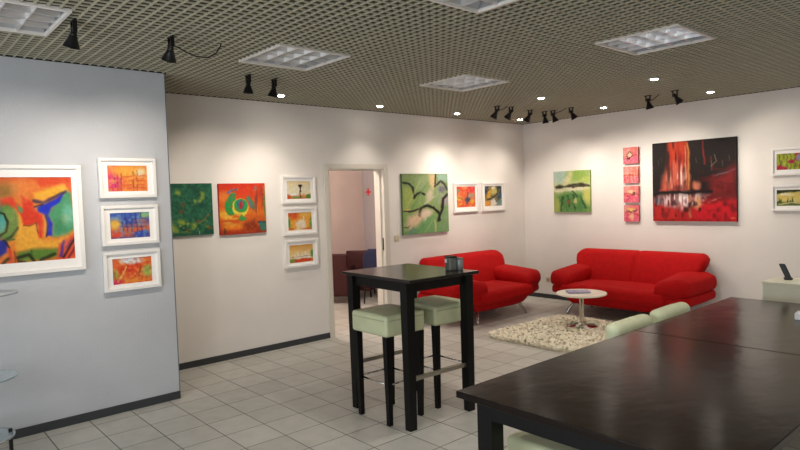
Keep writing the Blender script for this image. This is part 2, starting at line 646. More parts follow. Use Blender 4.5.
def lin(c):
    c = np.clip(c, 0, 255) / 255.0
    return np.where(c <= 0.04045, c / 12.92, ((c + 0.055) / 1.055) ** 2.4)


def art_mesh(name, art, w, h, depth, edge=None, parent=None):
    """front sheet (local x right, z up, facing -y) plus the four edges of the stretcher and a back"""
    nu, nv = art.nu, art.nv
    us = np.linspace(-w / 2, w / 2, nu)
    vs = np.linspace(h / 2, -h / 2, nv)
    xx, zz = np.meshgrid(us, vs)
    co = np.stack([xx, np.full_like(xx, -depth), zz], -1).reshape(-1, 3)
    col = lin(art.c).reshape(-1, 3)
    faces = []
    for j in range(nv - 1):
        for i in range(nu - 1):
            a = j * nu + i
            faces.append((a, a + nu, a + nu + 1, a + 1))
    n0 = len(co)
    ring = [0, nu - 1, nv * nu - 1, (nv - 1) * nu]
    edgecol = lin(np.array(edge, float)) if edge is not None else None
    ecol, eco = [], []
    for q in ring:
        eco.append(co[q]); ecol.append(edgecol if edgecol is not None else col[q])
    for q in ring:
        eco.append((co[q][0], 0.0, co[q][2])); ecol.append(edgecol if edgecol is not None else col[q])
    co = np.concatenate([co, np.array(eco)])
    col = np.concatenate([col, np.array(ecol)])
    for k in range(4):
        faces.append((n0 + k, n0 + (k + 1) % 4, n0 + 4 + (k + 1) % 4, n0 + 4 + k))
    faces.append((n0 + 4, n0 + 5, n0 + 6, n0 + 7))
    me = bpy.data.meshes.new(name)
    me.from_pydata([tuple(p) for p in co], [], faces)
    at = me.color_attributes.new('pigment', 'FLOAT_COLOR', 'POINT')
    at.data.foreach_set('color', np.concatenate([col, np.ones((len(col), 1))], 1).astype(np.float32).ravel())
    me.materials.append(M['paint'])
    o = bpy.data.objects.new(name, me)
    COL.objects.link(o)
    if parent:
        o.parent = parent
    return o


# wall faces: local -y points into the room
def on_left(y, z, x=0.0):
    return (x + 0.002, y, z), PI / 2


def on_back(x, z):
    return (x, -0.002, z), 0.0


def canvas(art, w, h, depth, place, label, edge=None, group=None):
    o = art_mesh('canvas_painting', art, w, h, depth, edge)
    o.location, o.rotation_euler = place[0], (0, 0, place[1])
    return tag(o, label, 'painting', group)


def framed(art, w, h, pw, ph, place, label, group=None, fw=0.022, depth=0.034, dz=0.0):
    t = thing('framed_picture', label, 'picture', place[0], place[1], group)
    bm = new_bm()
    for lo, hi in (((-w / 2, h / 2 - fw), (w / 2, h / 2)), ((-w / 2, -h / 2), (w / 2, -h / 2 + fw)),
                   ((-w / 2, -h / 2 + fw), (-w / 2 + fw, h / 2 - fw)), ((w / 2 - fw, -h / 2 + fw), (w / 2, h / 2 - fw))):
        box(bm, (lo[0], -depth, lo[1]), (hi[0], 0, hi[1]), 0.002)
    obj('frame', bm, M['framewhite'], t)
    # mat board with its window
    bm = new_bm()
    a, b = w / 2 - fw, h / 2 - fw
    d0, d1 = -0.017, -0.012
    p, q = pw / 2, ph / 2
    box(bm, (-a, d0, q + dz), (a, d1, b)); box(bm, (-a, d0, -b), (a, d1, -q + dz))
    box(bm, (-a, d0, -q + dz), (-p, d1, q + dz)); box(bm, (p, d0, -q + dz), (a, d1, q + dz))
    box(bm, (-a, -0.006, -b), (a, 0, b))
    obj('mat_board', bm, M['matboard'], t)
    o = art_mesh('picture', art, pw + 0.006, ph + 0.006, 0.004, (235, 232, 228), t)
    o.location = (0, -0.0065, dz)
    return t


def build_art():
    K = (24, 22, 20)
    # --- grey partition: large framed abstract (its left half runs out of the frame)
    a = Art((-300, 28, 332, 402), 170, 100, (232, 132, 62), 0.010, 1)
    a.vgrad([(28, (222, 96, 50)), (60, (236, 130, 62)), (130, (234, 124, 54)), (230, (240, 164, 66)), (402, (224, 110, 46))])
    a.blob(12, 90, 50, 36, (142, 112, 58), 1.2, 0, .8)
    a.poly([(160, 28), (332, 28), (332, 95), (290, 60), (180, 72)], (226, 80, 46), .95, 9)
    a.poly([(148, 98), (290, 60), (312, 80), (270, 106), (182, 130), (150, 126)], (244, 178, 58), 1, 7)
    a.poly([(0, 122), (52, 116), (64, 140), (92, 162), (96, 108), (140, 138), (160, 180), (190, 198), (198, 240), (182, 302), (160, 302), (170, 250), (158, 232), (130, 246), (94, 242), (84, 200), (58, 164), (0, 150)], (226, 66, 42), 1, 7)
    a.poly([(225, 170), (300, 92), (332, 96), (332, 268), (290, 292), (228, 298), (238, 240), (212, 200)], (84, 158, 112), 1, 9)
    a.blob(306, 200, 26, 44, (128, 200, 176), 1.1, 0, .8); a.blob(265, 250, 22, 34, (70, 140, 96), 1.1, 0, .7)
    a.poly([(163, 162), (250, 124), (296, 94), (268, 140), (226, 166), (216, 200), (236, 240), (228, 292), (203, 292), (214, 240), (196, 196), (165, 182)], (42, 56, 196), 1, 5)
    a.line([(146, 132), (192, 142), (268, 106), (300, 94)], 13, (66, 58, 84), .85); a.line([(150, 158), (188, 150)], 8, (40, 36, 60), .8); a.line([(206, 202), (214, 250), (204, 296)], 8, (40, 40, 70), .8)
    a.poly([(64, 148), (96, 164), (92, 186), (74, 180)], (104, 148, 96), .95, 4)
    a.poly([(76, 190), (96, 246), (152, 246), (164, 300), (190, 314), (262, 312), (268, 350), (170, 346), (90, 346), (54, 352), (50, 300), (70, 250)], (242, 172, 62), 1, 8)
    a.line([(96, 240), (130, 246), (160, 231), (166, 280)], 5, (90, 48, 36), .75)
    a.blob(20, 222, 50, 76, (98, 138, 66), .3); a.blob(26, 190, 26, 30, (126, 160, 84), .9, 0, .7)
    a.blob(-2, 226, 20, 38, (84, 170, 160), .4); a.line([(-20, 172), (12, 186), (25, 222), (18, 262), (-10, 282)], 8, (30, 34, 30), .9)
    a.line([(-20, 314), (36, 284), (66, 250)], 10, (44, 56, 36), .8); a.line([(0, 300), (48, 296)], 8, (70, 100, 50), .8)
    a.poly([(54, 356), (120, 344), (250, 350), (242, 386), (100, 402), (60, 392)], (96, 132, 52), 1, 9)
    a.line([(56, 378), (112, 370), (134, 402)], 15, (34, 34, 22), .85); a.line([(166, 394), (232, 374)], 13, (38, 42, 26), .8); a.line([(60, 392), (90, 402)], 12, (40, 30, 22), .8); a.line([(120, 352), (126, 376)], 8, (60, 80, 36), .7)
    a.poly([(-20, 300), (16, 306), (14, 350), (-20, 372)], (52, 50, 146), 1, 5); a.line([(4, 300), (24, 330)], 8, (36, 32, 40), .8)
    a.line([(24, 340), (30, 412)], 15, (222, 70, 46), .95); a.line([(-10, 410), (16, 380)], 16, (40, 30, 30), .9); a.line([(44, 350), (46, 400)], 8, (140, 70, 40), .8)
    a.poly([(250, 330), (332, 290), (334, 402), (240, 402)], (222, 82, 56), 1, 8)
    a.line([(274, 322), (258, 386)], 13, (72, 52, 146), .9); a.line([(338, 302), (304, 346), (270, 392)], 11, (36, 28, 34), .9); a.line([(330, 350), (296, 396)], 9, (96, 40, 40), .8); a.line([(310, 318), (286, 350)], 7, (90, 60, 130), .7)
    for x, y, c in ((-60, 150, (40, 110, 130)), (-120, 240, (226, 80, 50)), (-190, 150, (240, 170, 60)), (-200, 300, (70, 110, 60)), (-60, 320, (44, 60, 150))):
        a.blob(x, y, 50, 60, c, .9)
    a.mottle(14, 8, (250, 196, 120), .16)
    framed(a, 1.02, 0.80, 0.885, 0.62, on_left(-7.243, 1.588, PX),
           'largest white framed picture, orange, blue and green, at the left edge of the photo', None, 0.028)

    # --- grey partition: three small framed pictures
    a = Art((53, 44, 170, 123), 56, 40, (240, 138, 66), 0.02, 2)
    a.blob(66, 90, 26, 44, (228, 70, 118), .9); a.blob(110, 60, 50, 18, (244, 168, 70), .9); a.blob(150, 66, 14, 12, (236, 216, 170), .9)
    for x in (74, 82, 94, 128, 140):
        a.line([(x, 58 + (x % 7) * 3), (x - 1, 119)], 2.2, (120, 54, 44), .8)
    for y in (78, 92, 104):
        a.line([(98, y), (162, y - 3)], 3, (226, 88, 50), .8)
    a.line([(56, 112), (168, 112)], 6, (224, 96, 72), .7); a.mottle(16, 12, (250, 190, 90), .5)
    P = []
    P.append((a, 1.89, 'orange and pink framed print, topmost of three on the grey wall'))
    a = Art((57, 183, 175, 262), 56, 40, (70, 100, 188), 0.03, 3)
    a.vgrad([(183, (66, 104, 190)), (215, (84, 92, 160)), (232, (214, 110, 66)), (250, (206, 90, 60)), (262, (90, 80, 150))])
    a.blob(72, 216, 16, 16, (238, 186, 80), .9); a.blob(160, 192, 16, 10, (150, 190, 120), .9); a.blob(150, 215, 20, 12, (214, 110, 70), .9, 0, .7)
    a.blob(150, 250, 26, 10, (60, 80, 170), .8); a.blob(78, 250, 20, 8, (220, 80, 60), .8)
    for x in (92, 104, 118, 132, 146):
        a.line([(x, 188), (x + 3, 240)], 3, (40, 54, 130), .8)
    for y in (200, 214, 226):
        a.line([(85, y), (165, y + 4)], 2.5, (52, 60, 140), .7)
    a.mottle(14, 10, (120, 170, 210), .5)
    P.append((a, 1.512, 'blue and orange framed print, middle of three on the grey wall'))
    a = Art((66, 322, 182, 402), 56, 40, (236, 112, 58), 0.03, 4)
    a.blob(122, 330, 30, 13, (226, 232, 236), .7); a.blob(168, 366, 16, 18, (150, 194, 98), .8); a.blob(74, 372, 10, 18, (140, 170, 70), .8)
    a.blob(78, 396, 14, 9, (226, 60, 110), .8); a.blob(110, 358, 26, 14, (222, 66, 40), .8); a.blob(140, 350, 20, 8, (240, 90, 40), .8)
    a.line([(82, 396), (100, 366), (104, 350)], 4, (240, 220, 120), .9); a.line([(140, 398), (150, 350)], 3, (150, 60, 40), .8)
    a.blob(140, 392, 34, 8, (244, 150, 60), .8); a.mottle(16, 12, (252, 176, 80), .45); a.mottle(18, 14, (200, 50, 44), .4)
    P.append((a, 1.145, 'red orange framed print with green sides, lowest of three on the grey wall'))
    for a, z, lab in P:
        framed(a, 0.44, 0.318, 0.305, 0.206, on_left(-6.386, z, PX), lab, 'small framed prints on the grey wall', 0.024, dz=-0.004)

    # --- left wall: two canvases
    a = Art((-14, 57, 310, 385), 90, 90, (44, 104, 78), 0.02, 5)
    a.mottle(7, 7, (32, 84, 66), .8); a.mottle(20, 20, (66, 128, 92), .5); a.mottle(30, 30, (30, 72, 52), .5)
    for x, y, r in ((95, 112, 16), (245, 122, 13), (240, 150, 15), (228, 172, 9), (70, 340, 18), (110, 296, 16), (190, 325, 14), (205, 170, 10), (56, 320, 10)):
        a.blob(x, y, r, r * 1.2, (160, 178, 70), 1.2, 0, .8)
    for x, y in ((125, 188), (116, 230), (150, 348), (284, 342), (210, 300)):
        a.blob(x, y, 12, 14, (128, 84, 46), 1.2, .4, .8)
    a.line([(222, 306), (255, 288), (290, 258)], 9, (150, 110, 44), .8); a.line([(180, 195), (215, 172), (240, 178)], 4, (120, 156, 92), .7)
    a.line([(220, 362), (222, 376)], 3, (220, 220, 180), .9)
    a.mottle_in(26, 26, (170, 176, 64), .8, .2, .7, 150, 325, 160, 45)
    canvas(a, 0.54, 0.525, 0.03, on_left(-5.565, 1.607), 'dark green speckled canvas, partly hidden behind the grey wall edge', (40, 86, 66))

    a = Art((58, 60, 385, 398), 110, 110, (214, 66, 32), 0.010, 6)
    a.vgrad([(60, (206, 52, 34)), (150, (220, 72, 34)), (250, (226, 120, 40)), (330, (200, 84, 34)), (398, (160, 50, 30))])
    a.blob(95, 150, 40, 40, (236, 140, 56), .9, 0, .8); a.blob(100, 265, 50, 25, (240, 176, 60), .9); a.blob(150, 350, 70, 18, (232, 130, 40), .9)
    a.mottle_in(6, 26, (242, 190, 70), .8, .1, .5, 130, 290, 100, 60)
    a.blob(140, 212, 46, 60, (44, 150, 74), .15, .1); a.blob(150, 152, 24, 32, (44, 146, 84), .25, .6)
    a.blob(204, 220, 58, 60, (226, 206, 72), .1); a.blob(208, 208, 50, 46, (52, 158, 76), .1)
    a.blob(206, 200, 28, 32, (60, 112, 130), .25); a.blob(206, 206, 14, 22, (176, 46, 44), .25)
    a.blob(214, 296, 30, 16, (58, 150, 72), .25, -.1); a.line([(200, 282), (214, 272)], 8, (58, 150, 72))
    a.line([(120, 124), (150, 104), (190, 98)], 14, (70, 120, 170), .85); a.line([(150, 112), (186, 94)], 7, (100, 70, 60), .8)
    a.line([(258, 160), (284, 190), (296, 222)], 26, (52, 146, 110), .9); a.line([(266, 180), (282, 226)], 10, (70, 120, 170), .85)
    a.mottle_in(34, 6, (120, 70, 60), .9, .1, .5, 340, 190, 60, 100)
    a.line([(318, 84), (316, 104)], 12, (96, 140, 150), .9); a.line([(380, 150), (382, 300)], 12, (96, 150, 80), .9); a.line([(374, 80), (382, 130)], 8, (150, 170, 70), .8)
    a.poly([(320, 322), (385, 318), (385, 382), (345, 384)], (58, 120, 104), 1, 5); a.line([(322, 326), (380, 324)], 8, (40, 50, 90), .8)
    a.poly([(215, 340), (300, 300), (340, 384), (240, 394)], (134, 54, 30), .8, 14); a.line([(88, 360), (92, 394)], 12, (40, 60, 40), .8)
    a.mottle(22, 22, (232, 90, 30), .35)
    canvas(a, 0.537, 0.54, 0.03, on_left(-4.954, 1.595), 'red canvas with green and yellow ring, left of the small framed trio', (176, 44, 28))

    # --- left wall: trio beside the door
    P = []
    a = Art((52, 38, 147, 117), 52, 44, (236, 222, 176), 0.02, 7)
    a.vgrad([(38, (238, 214, 160)), (70, (238, 228, 196)), (92, (240, 226, 190)), (104, (224, 150, 90)), (117, (206, 110, 60))])
    a.blob(78, 96, 18, 6, (240, 240, 232), .6); a.line([(88, 74), (88, 96)], 3, (230, 228, 220), .9)
    a.blob(60, 106, 10, 8, (210, 90, 50), .8); a.blob(138, 106, 12, 10, (98, 140, 62), .8); a.blob(92, 110, 20, 5, (120, 150, 80), .8)
    a.line([(106, 62), (105, 110)], 4, (60, 44, 36)); a.blob(106, 60, 7, 6, (52, 40, 34), .4); a.line([(99, 56), (113, 56)], 3, (52, 40, 34)); a.blob(106, 82, 4, 5, (60, 44, 36), .5)
    P.append((a, 1.787, 'small framed picture of a dark street lamp, topmost of three left of the doorway'))
    a = Art((56, 178, 154, 258), 52, 44, (240, 166, 66), 0.03, 8)
    a.blob(78, 192, 26, 16, (226, 92, 44), .8); a.blob(130, 186, 26, 12, (246, 190, 90), .8)
    a.poly([(88, 224), (98, 214), (112, 210), (126, 218), (132, 246), (92, 248)], (240, 226, 200), 1, 4); a.line([(120, 198), (121, 236)], 4, (244, 234, 210))
    a.blob(62, 222, 7, 26, (92, 150, 70), .7); a.blob(150, 226, 7, 22, (104, 154, 78), .7); a.line([(60, 250), (150, 252)], 8, (206, 110, 56), .9); a.blob(100, 252, 20, 5, (232, 220, 190), .7)
    a.mottle(12, 10, (250, 196, 110), .4)
    P.append((a, 1.427, 'small framed picture with orange sky and white building, middle of three left of the doorway'))
    a = Art((60, 315, 158, 398), 52, 44, (242, 196, 110), 0.03, 9)
    a.vgrad([(315, (240, 170, 80)), (350, (244, 208, 140)), (376, (236, 214, 170)), (398, (206, 110, 50))])
    for x, hh in ((84, 20), (98, 30), (112, 26), (126, 36), (138, 20)):
        a.poly([(x, 378 - hh), (x + 8, 378), (x - 5, 378)], (250, 246, 236), .95, 2)
    a.blob(112, 388, 44, 7, (220, 74, 36), .6); a.blob(154, 358, 7, 18, (92, 146, 72), .7); a.blob(70, 388, 12, 8, (110, 150, 60), .8); a.line([(70, 372), (150, 370)], 3, (150, 90, 60), .6)
    P.append((a, 1.056, 'small framed picture of white sails over red water, lowest of three left of the doorway'))
    for a, z, lab in P:
        framed(a, 0.447, 0.314, 0.318, 0.202, on_left(-4.240, z), lab, 'small framed pictures left of the doorway', 0.024, dz=-0.004)

    # --- left wall: green canvas right of the door
    a = Art((38, 72, 280, 394), 100, 130, (126, 158, 84), 0.007, 10)
    a.vgrad([(72, (128, 152, 92)), (200, (134, 168, 92)), (300, (140, 172, 92)), (394, (110, 164, 96))])
    a.poly([(40, 140), (95, 160), (110, 200), (60, 255), (40, 260)], (164, 182, 84), .9, 12); a.poly([(120, 90), (180, 80), (150, 170), (110, 150)], (150, 170, 116), .9, 14)
    a.poly([(176, 74), (212, 74), (216, 130), (200, 160), (180, 130)], (222, 186, 130), .95, 8); a.poly([(216, 74), (280, 74), (280, 120), (230, 110)], (150, 186, 168), .9, 8)
    a.blob(178, 190, 18, 40, (206, 190, 160), .9, .3); a.blob(100, 320, 60, 30, (220, 190, 150), .9, -.7); a.blob(155, 290, 30, 20, (226, 202, 170), .9)
    a.poly([(225, 120), (262, 128), (268, 180), (235, 250), (205, 240), (210, 180)], (160, 170, 130), .8, 14); a.blob(246, 158, 18, 18, (110, 104, 130), .9)
    a.blob(262, 222, 16, 26, (190, 160, 180), .9); a.poly([(120, 330), (215, 300), (225, 390), (100, 392)], (116, 172, 100), .9, 14)
    a.poly([(60, 380), (90, 350), (110, 392), (60, 394)], (100, 150, 120), .9, 8); a.line([(205, 330), (205, 390)], 9, (224, 200, 140), .8)
    a.poly([(240, 290), (280, 250), (280, 392), (235, 388)], (128, 168, 110), .9, 12)
    a.line([(42, 118), (70, 124), (90, 146), (98, 196)], 11, (40, 36, 34), .95); a.line([(96, 200), (112, 182), (132, 172), (148, 184)], 12, (36, 32, 30), .95)
    a.line([(214, 72), (210, 128)], 8, (44, 38, 34), .95); a.line([(208, 140), (242, 112), (262, 128), (276, 160)], 10, (50, 44, 50), .95)
    a.line([(276, 186), (252, 210), (242, 270), (222, 330)], 12, (44, 36, 40), .95)
    a.line([(120, 296), (130, 258), (160, 244), (196, 256), (226, 288), (230, 326)], 12, (44, 40, 40), .95)
    a.line([(42, 268), (80, 272), (118, 262)], 9, (50, 44, 36), .95); a.line([(42, 262), (74, 262)], 8, (218, 196, 90), .9); a.line([(42, 352), (60, 358), (76, 340)], 6, (60, 70, 50), .8)
    a.mottle(24, 30, (176, 186, 130), .2)
    a.line([(222, 320), (250, 262), (256, 212), (280, 184)], 7, (30, 26, 30), .9); a.line([(122, 300), (131, 262), (158, 247), (194, 257), (222, 286)], 8, (30, 28, 28), .9)
    a.poly([(60, 300), (110, 300), (140, 262), (120, 330), (70, 362)], (232, 196, 158), .8, 10); a.poly([(138, 300), (160, 264), (196, 272), (150, 330)], (236, 212, 184), .8, 10)
    a.line([(128, 110), (60, 250)], 10, (178, 196, 110), .6); a.line([(160, 130), (80, 262)], 9, (104, 150, 84), .6); a.line([(200, 200), (150, 236)], 12, (206, 200, 170), .6); a.line([(236, 176), (210, 240)], 12, (128, 168, 110), .6)
    a.line([(170, 310), (110, 390)], 12, (96, 168, 104), .6); a.line([(210, 300), (150, 385)], 9, (150, 196, 120), .6); a.line([(270, 220), (240, 380)], 8, (110, 160, 110), .5)
    a.c = a.c * .86 + a.c.mean(-1, keepdims=True) * .14
    canvas(a, 0.86, 0.81, 0.035, on_left(-2.238, 1.565), 'large green abstract canvas with black curved lines, right of the doorway', (92, 116, 62))

    # --- left wall: two frames in the corner
    a = Art((120, 120, 300, 328), 44, 52, (232, 110, 66), 0.03, 12)
    a.blob(150, 150, 40, 30, (224, 76, 50), .9); a.blob(260, 150, 50, 36, (230, 70, 70), .9); a.blob(200, 130, 30, 20, (240, 150, 90), .9)
    a.blob(145, 240, 30, 20, (240, 184, 70), .9); a.blob(265, 215, 32, 26, (186, 150, 120), .8); a.line([(228, 190), (224, 290)], 16, (80, 84, 110), .8); a.blob(230, 252, 26, 22, (70, 78, 100), .9)
    a.line([(135, 232), (180, 244)], 8, (90, 70, 60), .8); a.blob(150, 298, 24, 16, (244, 190, 60), .9); a.blob(272, 272, 22, 20, (240, 176, 60), .8); a.blob(200, 310, 40, 14, (226, 90, 60), .9)
    a.line([(160, 270), (130, 300), (160, 320)], 8, (214, 70, 50), .8); a.mottle(12, 12, (246, 170, 110), .4); a.blob(136, 165, 12, 20, (130, 150, 120), .8)
    framed(a, 0.525, 0.425, 0.40, 0.30, on_left(-1.410, 1.627), 'white framed orange red abstract, left of the pair near the room corner', 'framed pair near the room corner', 0.026, dz=0.01)
    a = Art((400, 120, 568, 312), 44, 52, (120, 116, 80), 0.03, 13)
    a.poly([(400, 120), (450, 120), (440, 180), (400, 190)], (50, 66, 92), 1, 8); a.poly([(450, 140), (470, 180), (450, 236), (420, 244), (430, 190)], (222, 166, 62), 1, 8)
    a.blob(492, 170, 28, 40, (206, 190, 110), .8); a.blob(486, 140, 18, 12, (236, 228, 206), .7); a.poly([(520, 120), (568, 120), (568, 230), (540, 250), (530, 190)], (44, 62, 70), 1, 10)
    a.line([(430, 246), (470, 240), (500, 214), (540, 190)], 20, (34, 38, 36), .9); a.blob(545, 215, 24, 34, (60, 90, 110), .9)
    a.poly([(400, 260), (450, 256), (470, 312), (400, 312)], (232, 150, 60), 1, 8); a.poly([(460, 262), (490, 240), (530, 290), (500, 312), (455, 312)], (232, 226, 212), 1, 8)
    a.poly([(520, 270), (568, 240), (568, 312), (520, 312)], (120, 150, 150), 1, 10); a.blob(414, 222, 14, 20, (150, 110, 60), .8); a.mottle(12, 12, (236, 200, 110), .3)
    framed(a, 0.525, 0.43, 0.40, 0.30, on_left(-0.795, 1.625), 'white framed dark blue and yellow abstract, right of the pair near the room corner', 'framed pair near the room corner', 0.026, dz=0.01)

    # --- back wall: green landscape
    a = Art((45, 162, 238, 383), 70, 70, (176, 196, 92), 0.02, 14)
    a.vgrad([(162, (182, 202, 170)), (210, (196, 210, 130)), (240, (214, 214, 150)), (262, (228, 218, 176)), (284, (150, 184, 90)), (383, (110, 160, 70))])
    a.blob(80, 190, 40, 36, (178, 204, 196), .9); a.blob(180, 185, 60, 36, (150, 190, 70), .9); a.blob(128, 200, 16, 40, (232, 220, 150), .9, .5); a.blob(215, 215, 26, 16, (190, 206, 90), .9)
    a.poly([(50, 242), (78, 230), (100, 242), (150, 234), (190, 230), (236, 240), (236, 250), (140, 248), (60, 252)], (56, 44, 32), .95, 5); a.line([(58, 248), (236, 250)], 4, (40, 36, 28), .9)
    a.line([(48, 266), (236, 262)], 10, (232, 222, 180), .8)
    a.poly([(62, 300), (110, 280), (170, 276), (205, 300), (222, 360), (190, 380), (90, 380)], (78, 142, 66), .9, 12); a.blob(222, 300, 22, 40, (206, 206, 90), .9); a.blob(60, 350, 16, 40, (180, 190, 80), .9)
    for p in ([(95, 300), (84, 376)], [(120, 296), (128, 350)], [(150, 270), (170, 300)], [(190, 300), (214, 360)], [(150, 290), (158, 372)]):
        a.line(p, 9, (46, 84, 42), .85)
    a.blob(122, 328, 10, 12, (140, 90, 50), .9); a.blob(160, 322, 8, 12, (206, 190, 110), .8); a.mottle(16, 18, (150, 190, 100), .25)
    a.c = a.c * .8 + a.c.mean(-1, keepdims=True) * .2
    canvas(a, 0.625, 0.62, 0.03, on_back(0.890, 1.665), 'square green landscape canvas with dark horizon, nearest the room corner', (150, 176, 90))

    # --- back wall: four small pink squares
    labs = ['topmost small pink square canvas with dark patch, first of the column of four', 'second small pink orange square canvas from the top of the column of four',
            'third small pink square canvas from the top of the column of four', 'lowest small pink square canvas in the column of four']
    for k, z in enumerate((2.135, 1.869, 1.600, 1.336)):
        a = Art((0, 0, 80, 84), 34, 34, [(226, 120, 110), (232, 130, 112), (232, 122, 118), (230, 112, 118)][k], 0.05, 20 + k)
        a.blob(16, 20, 22, 22, (236, 150, 140), .9); a.blob(62, 62, 26, 22, (232, 104, 130), .9); a.blob(20, 64, 20, 18, (226, 86, 116), .8)
        a.line([(0, 46 - 4 * k), (80, 42 + 2 * k)], 7, (190, 60, 56), .85)
        if k == 0:
            a.blob(34, 38, 15, 13, (238, 208, 160), .3); a.line([(22, 52), (20, 34), (36, 24), (48, 32), (44, 50)], 5, (56, 30, 30), .95); a.line([(14, 58), (40, 56)], 6, (40, 26, 26), .9)
        if k == 1:
            for x in (14, 26, 44, 60):
                a.line([(x, 30), (x + 2, 72)], 4, (244, 190, 110), .8)
            a.line([(24, 40), (24, 60)], 3, (150, 50, 50), .8)
        if k == 2:
            a.blob(38, 28, 14, 10, (238, 214, 150), .7); a.blob(58, 36, 9, 8, (66, 40, 44), .6); a.line([(18, 44), (30, 66)], 4, (190, 60, 60), .8)
        if k == 3:
            a.blob(40, 22, 18, 8, (236, 200, 110), .7); a.line([(10, 30), (34, 34), (70, 28)], 6, (90, 40, 40), .9); a.blob(40, 58, 12, 14, (244, 190, 130), .8)
        a.mottle(10, 10, (246, 190, 180), .5)
        canvas(a, 0.218, 0.226, 0.03, on_back(1.832, z), labs[k], (176, 84, 80), 'column of small pink canvases')

    # --- back wall: large black and red canvas
    a = Art((32, 50, 408, 412), 150, 146, (40, 30, 28), 0.008, 30)
    a.vgrad([(50, (36, 30, 28)), (270, (34, 26, 24)), (292, (60, 30, 28)), (330, (150, 44, 40)), (412, (188, 30, 34))])
    a.poly([(110, 50), (200, 50), (206, 280), (70, 280), (100, 180)], (176, 54, 34), .95, 12)
    a.poly([(112, 55), (186, 55), (176, 140), (126, 150)], (196, 62, 34), .9, 12)
    a.poly([(84, 200), (130, 140), (196, 160), (200, 276), (76, 276)], (206, 106, 84), .8, 16)
    a.mottle_in(44, 4, (238, 214, 204), .95, .05, .5, 150, 220, 60, 70); a.mottle_in(60, 5, (120, 30, 26), .9, .2, .6, 150, 180, 60, 110)
    a.line([(198, 60), (204, 160), (200, 270)], 8, (206, 140, 70), .8); a.line([(188, 70), (190, 250)], 4, (226, 170, 110), .7)
    a.line([(224, 240), (240, 276)], 16, (216, 120, 90), .7); a.blob(238, 256, 18, 20, (222, 130, 100), .9, 0, .8)
    a.line([(268, 56), (272, 160)], 7, (150, 40, 30), .8); a.line([(300, 130), (304, 190)], 5, (120, 60, 50), .7); a.line([(316, 120), (326, 150), (300, 170)], 4, (130, 120, 110), .7)
    for x, y in ((58, 130), (236, 130), (350, 150), (300, 150), (380, 130), (72, 120)):
        a.line([(x, y), (x + 2, y + 22)], 3, (130, 116, 108), .4)
    a.poly([(300, 230), (408, 170), (408, 300), (290, 300)], (140, 34, 34), .85, 22); a.line([(310, 215), (400, 190)], 6, (120, 110, 120), .6); a.line([(330, 240), (405, 250)], 6, (90, 30, 30), .6)
    a.line([(34, 288), (130, 282), (210, 282), (300, 280)], 16, (26, 20, 20), .95)
    a.poly([(60, 296), (220, 290), (290, 296), (240, 340), (130, 350), (70, 330)], (190, 150, 150), .8, 16)
    a.mottle_in(40, 8, (244, 236, 232), .95, .1, .55, 170, 320, 110, 40); a.mottle_in(36, 8, (110, 40, 44), .8, .2, .6, 120, 325, 110, 40)
    a.blob(60, 320, 20, 16, (90, 80, 90), .9); a.line([(205, 300), (210, 390)], 12, (200, 120, 80), .8); a.poly([(40, 350), (140, 360), (150, 408), (36, 410)], (196, 44, 40), .9, 12)
    a.poly([(220, 350), (300, 320), (408, 320), (408, 412), (230, 412)], (206, 28, 40), .95, 18); a.blob(240, 330, 18, 24, (216, 150, 100), .9); a.line([(290, 330), (340, 310)], 6, (226, 150, 140), .6)
    a.line([(36, 405), (240, 404)], 6, (150, 30, 26), .8); a.line([(384, 398), (402, 398)], 4, (240, 120, 90), .9)
    a.mottle_in(30, 5, (30, 22, 20), .85, .0, .45, 140, 150, 75, 140); a.mottle_in(26, 3, (198, 60, 36), .8, .2, .6, 150, 110, 52, 90)
    a.mottle_in(24, 14, (46, 16, 18), .75, .1, .6, 220, 330, 260, 90); a.mottle_in(16, 30, (112, 22, 26), .7, .1, .6, 330, 280, 110, 120)
    a.mottle_in(50, 10, (246, 236, 230), .9, .25, .6, 160, 315, 110, 32); a.mottle_in(60, 7, (240, 206, 190), .8, .3, .65, 150, 235, 60, 55)
    a.line([(34, 286), (130, 281), (212, 284), (300, 278)], 9, (24, 18, 18), .9)
    canvas(a, 1.045, 1.035, 0.04, on_back(2.668, 1.751), 'big square black and red canvas above the long red sofa', (30, 24, 22))

    # --- back wall: two frames at the right edge
    a = Art((88, 65, 330, 165), 70, 42, (170, 178, 60), 0.03, 31)
    a.mottle(10, 3, (200, 204, 90), .8); a.mottle(16, 4, (110, 120, 50), .6)
    for x in (108, 150, 172, 196, 228, 250, 280, 300):
        a.line([(x, 70), (x + 2, 165)], 5, (76, 74, 44), .75)
    for x, y, r in ((98, 152, 12), (112, 148, 14), (134, 156, 12), (166, 116, 9), (182, 114, 12), (214, 100, 12), (240, 140, 14), (290, 110, 14), (146, 160, 10)):
        a.blob(x, y, r, r, (186, 40, 76), .9)
    a.blob(212, 72, 14, 10, (186, 40, 60), .8); a.blob(222, 92, 10, 18, (150, 140, 190), .8)
    framed(a, 0.50, 0.315, 0.395, 0.185, on_back(3.812, 1.930), 'white framed flower picture with pink blooms, upper of two at the right edge', 'framed pair at the right edge', 0.024, dz=0.0)
    a = Art((92, 270, 330, 372), 70, 42, (224, 206, 120), 0.03, 32)
    a.poly([(92, 270), (330, 270), (330, 284), (200, 286), (92, 300)], (52, 62, 40), 1, 5); a.poly([(92, 300), (170, 288), (330, 286), (330, 320), (92, 330)], (224, 200, 110), .9, 8)
    a.blob(150, 300, 40, 8, (240, 232, 190), .8)
    for x, hh in ((106, 30), (116, 22), (160, 26), (176, 20), (190, 34), (250, 26), (270, 34)):
        a.poly([(x, 352 - hh), (x + 9, 354), (x - 9, 354)], (58, 80, 44), .95, 3)
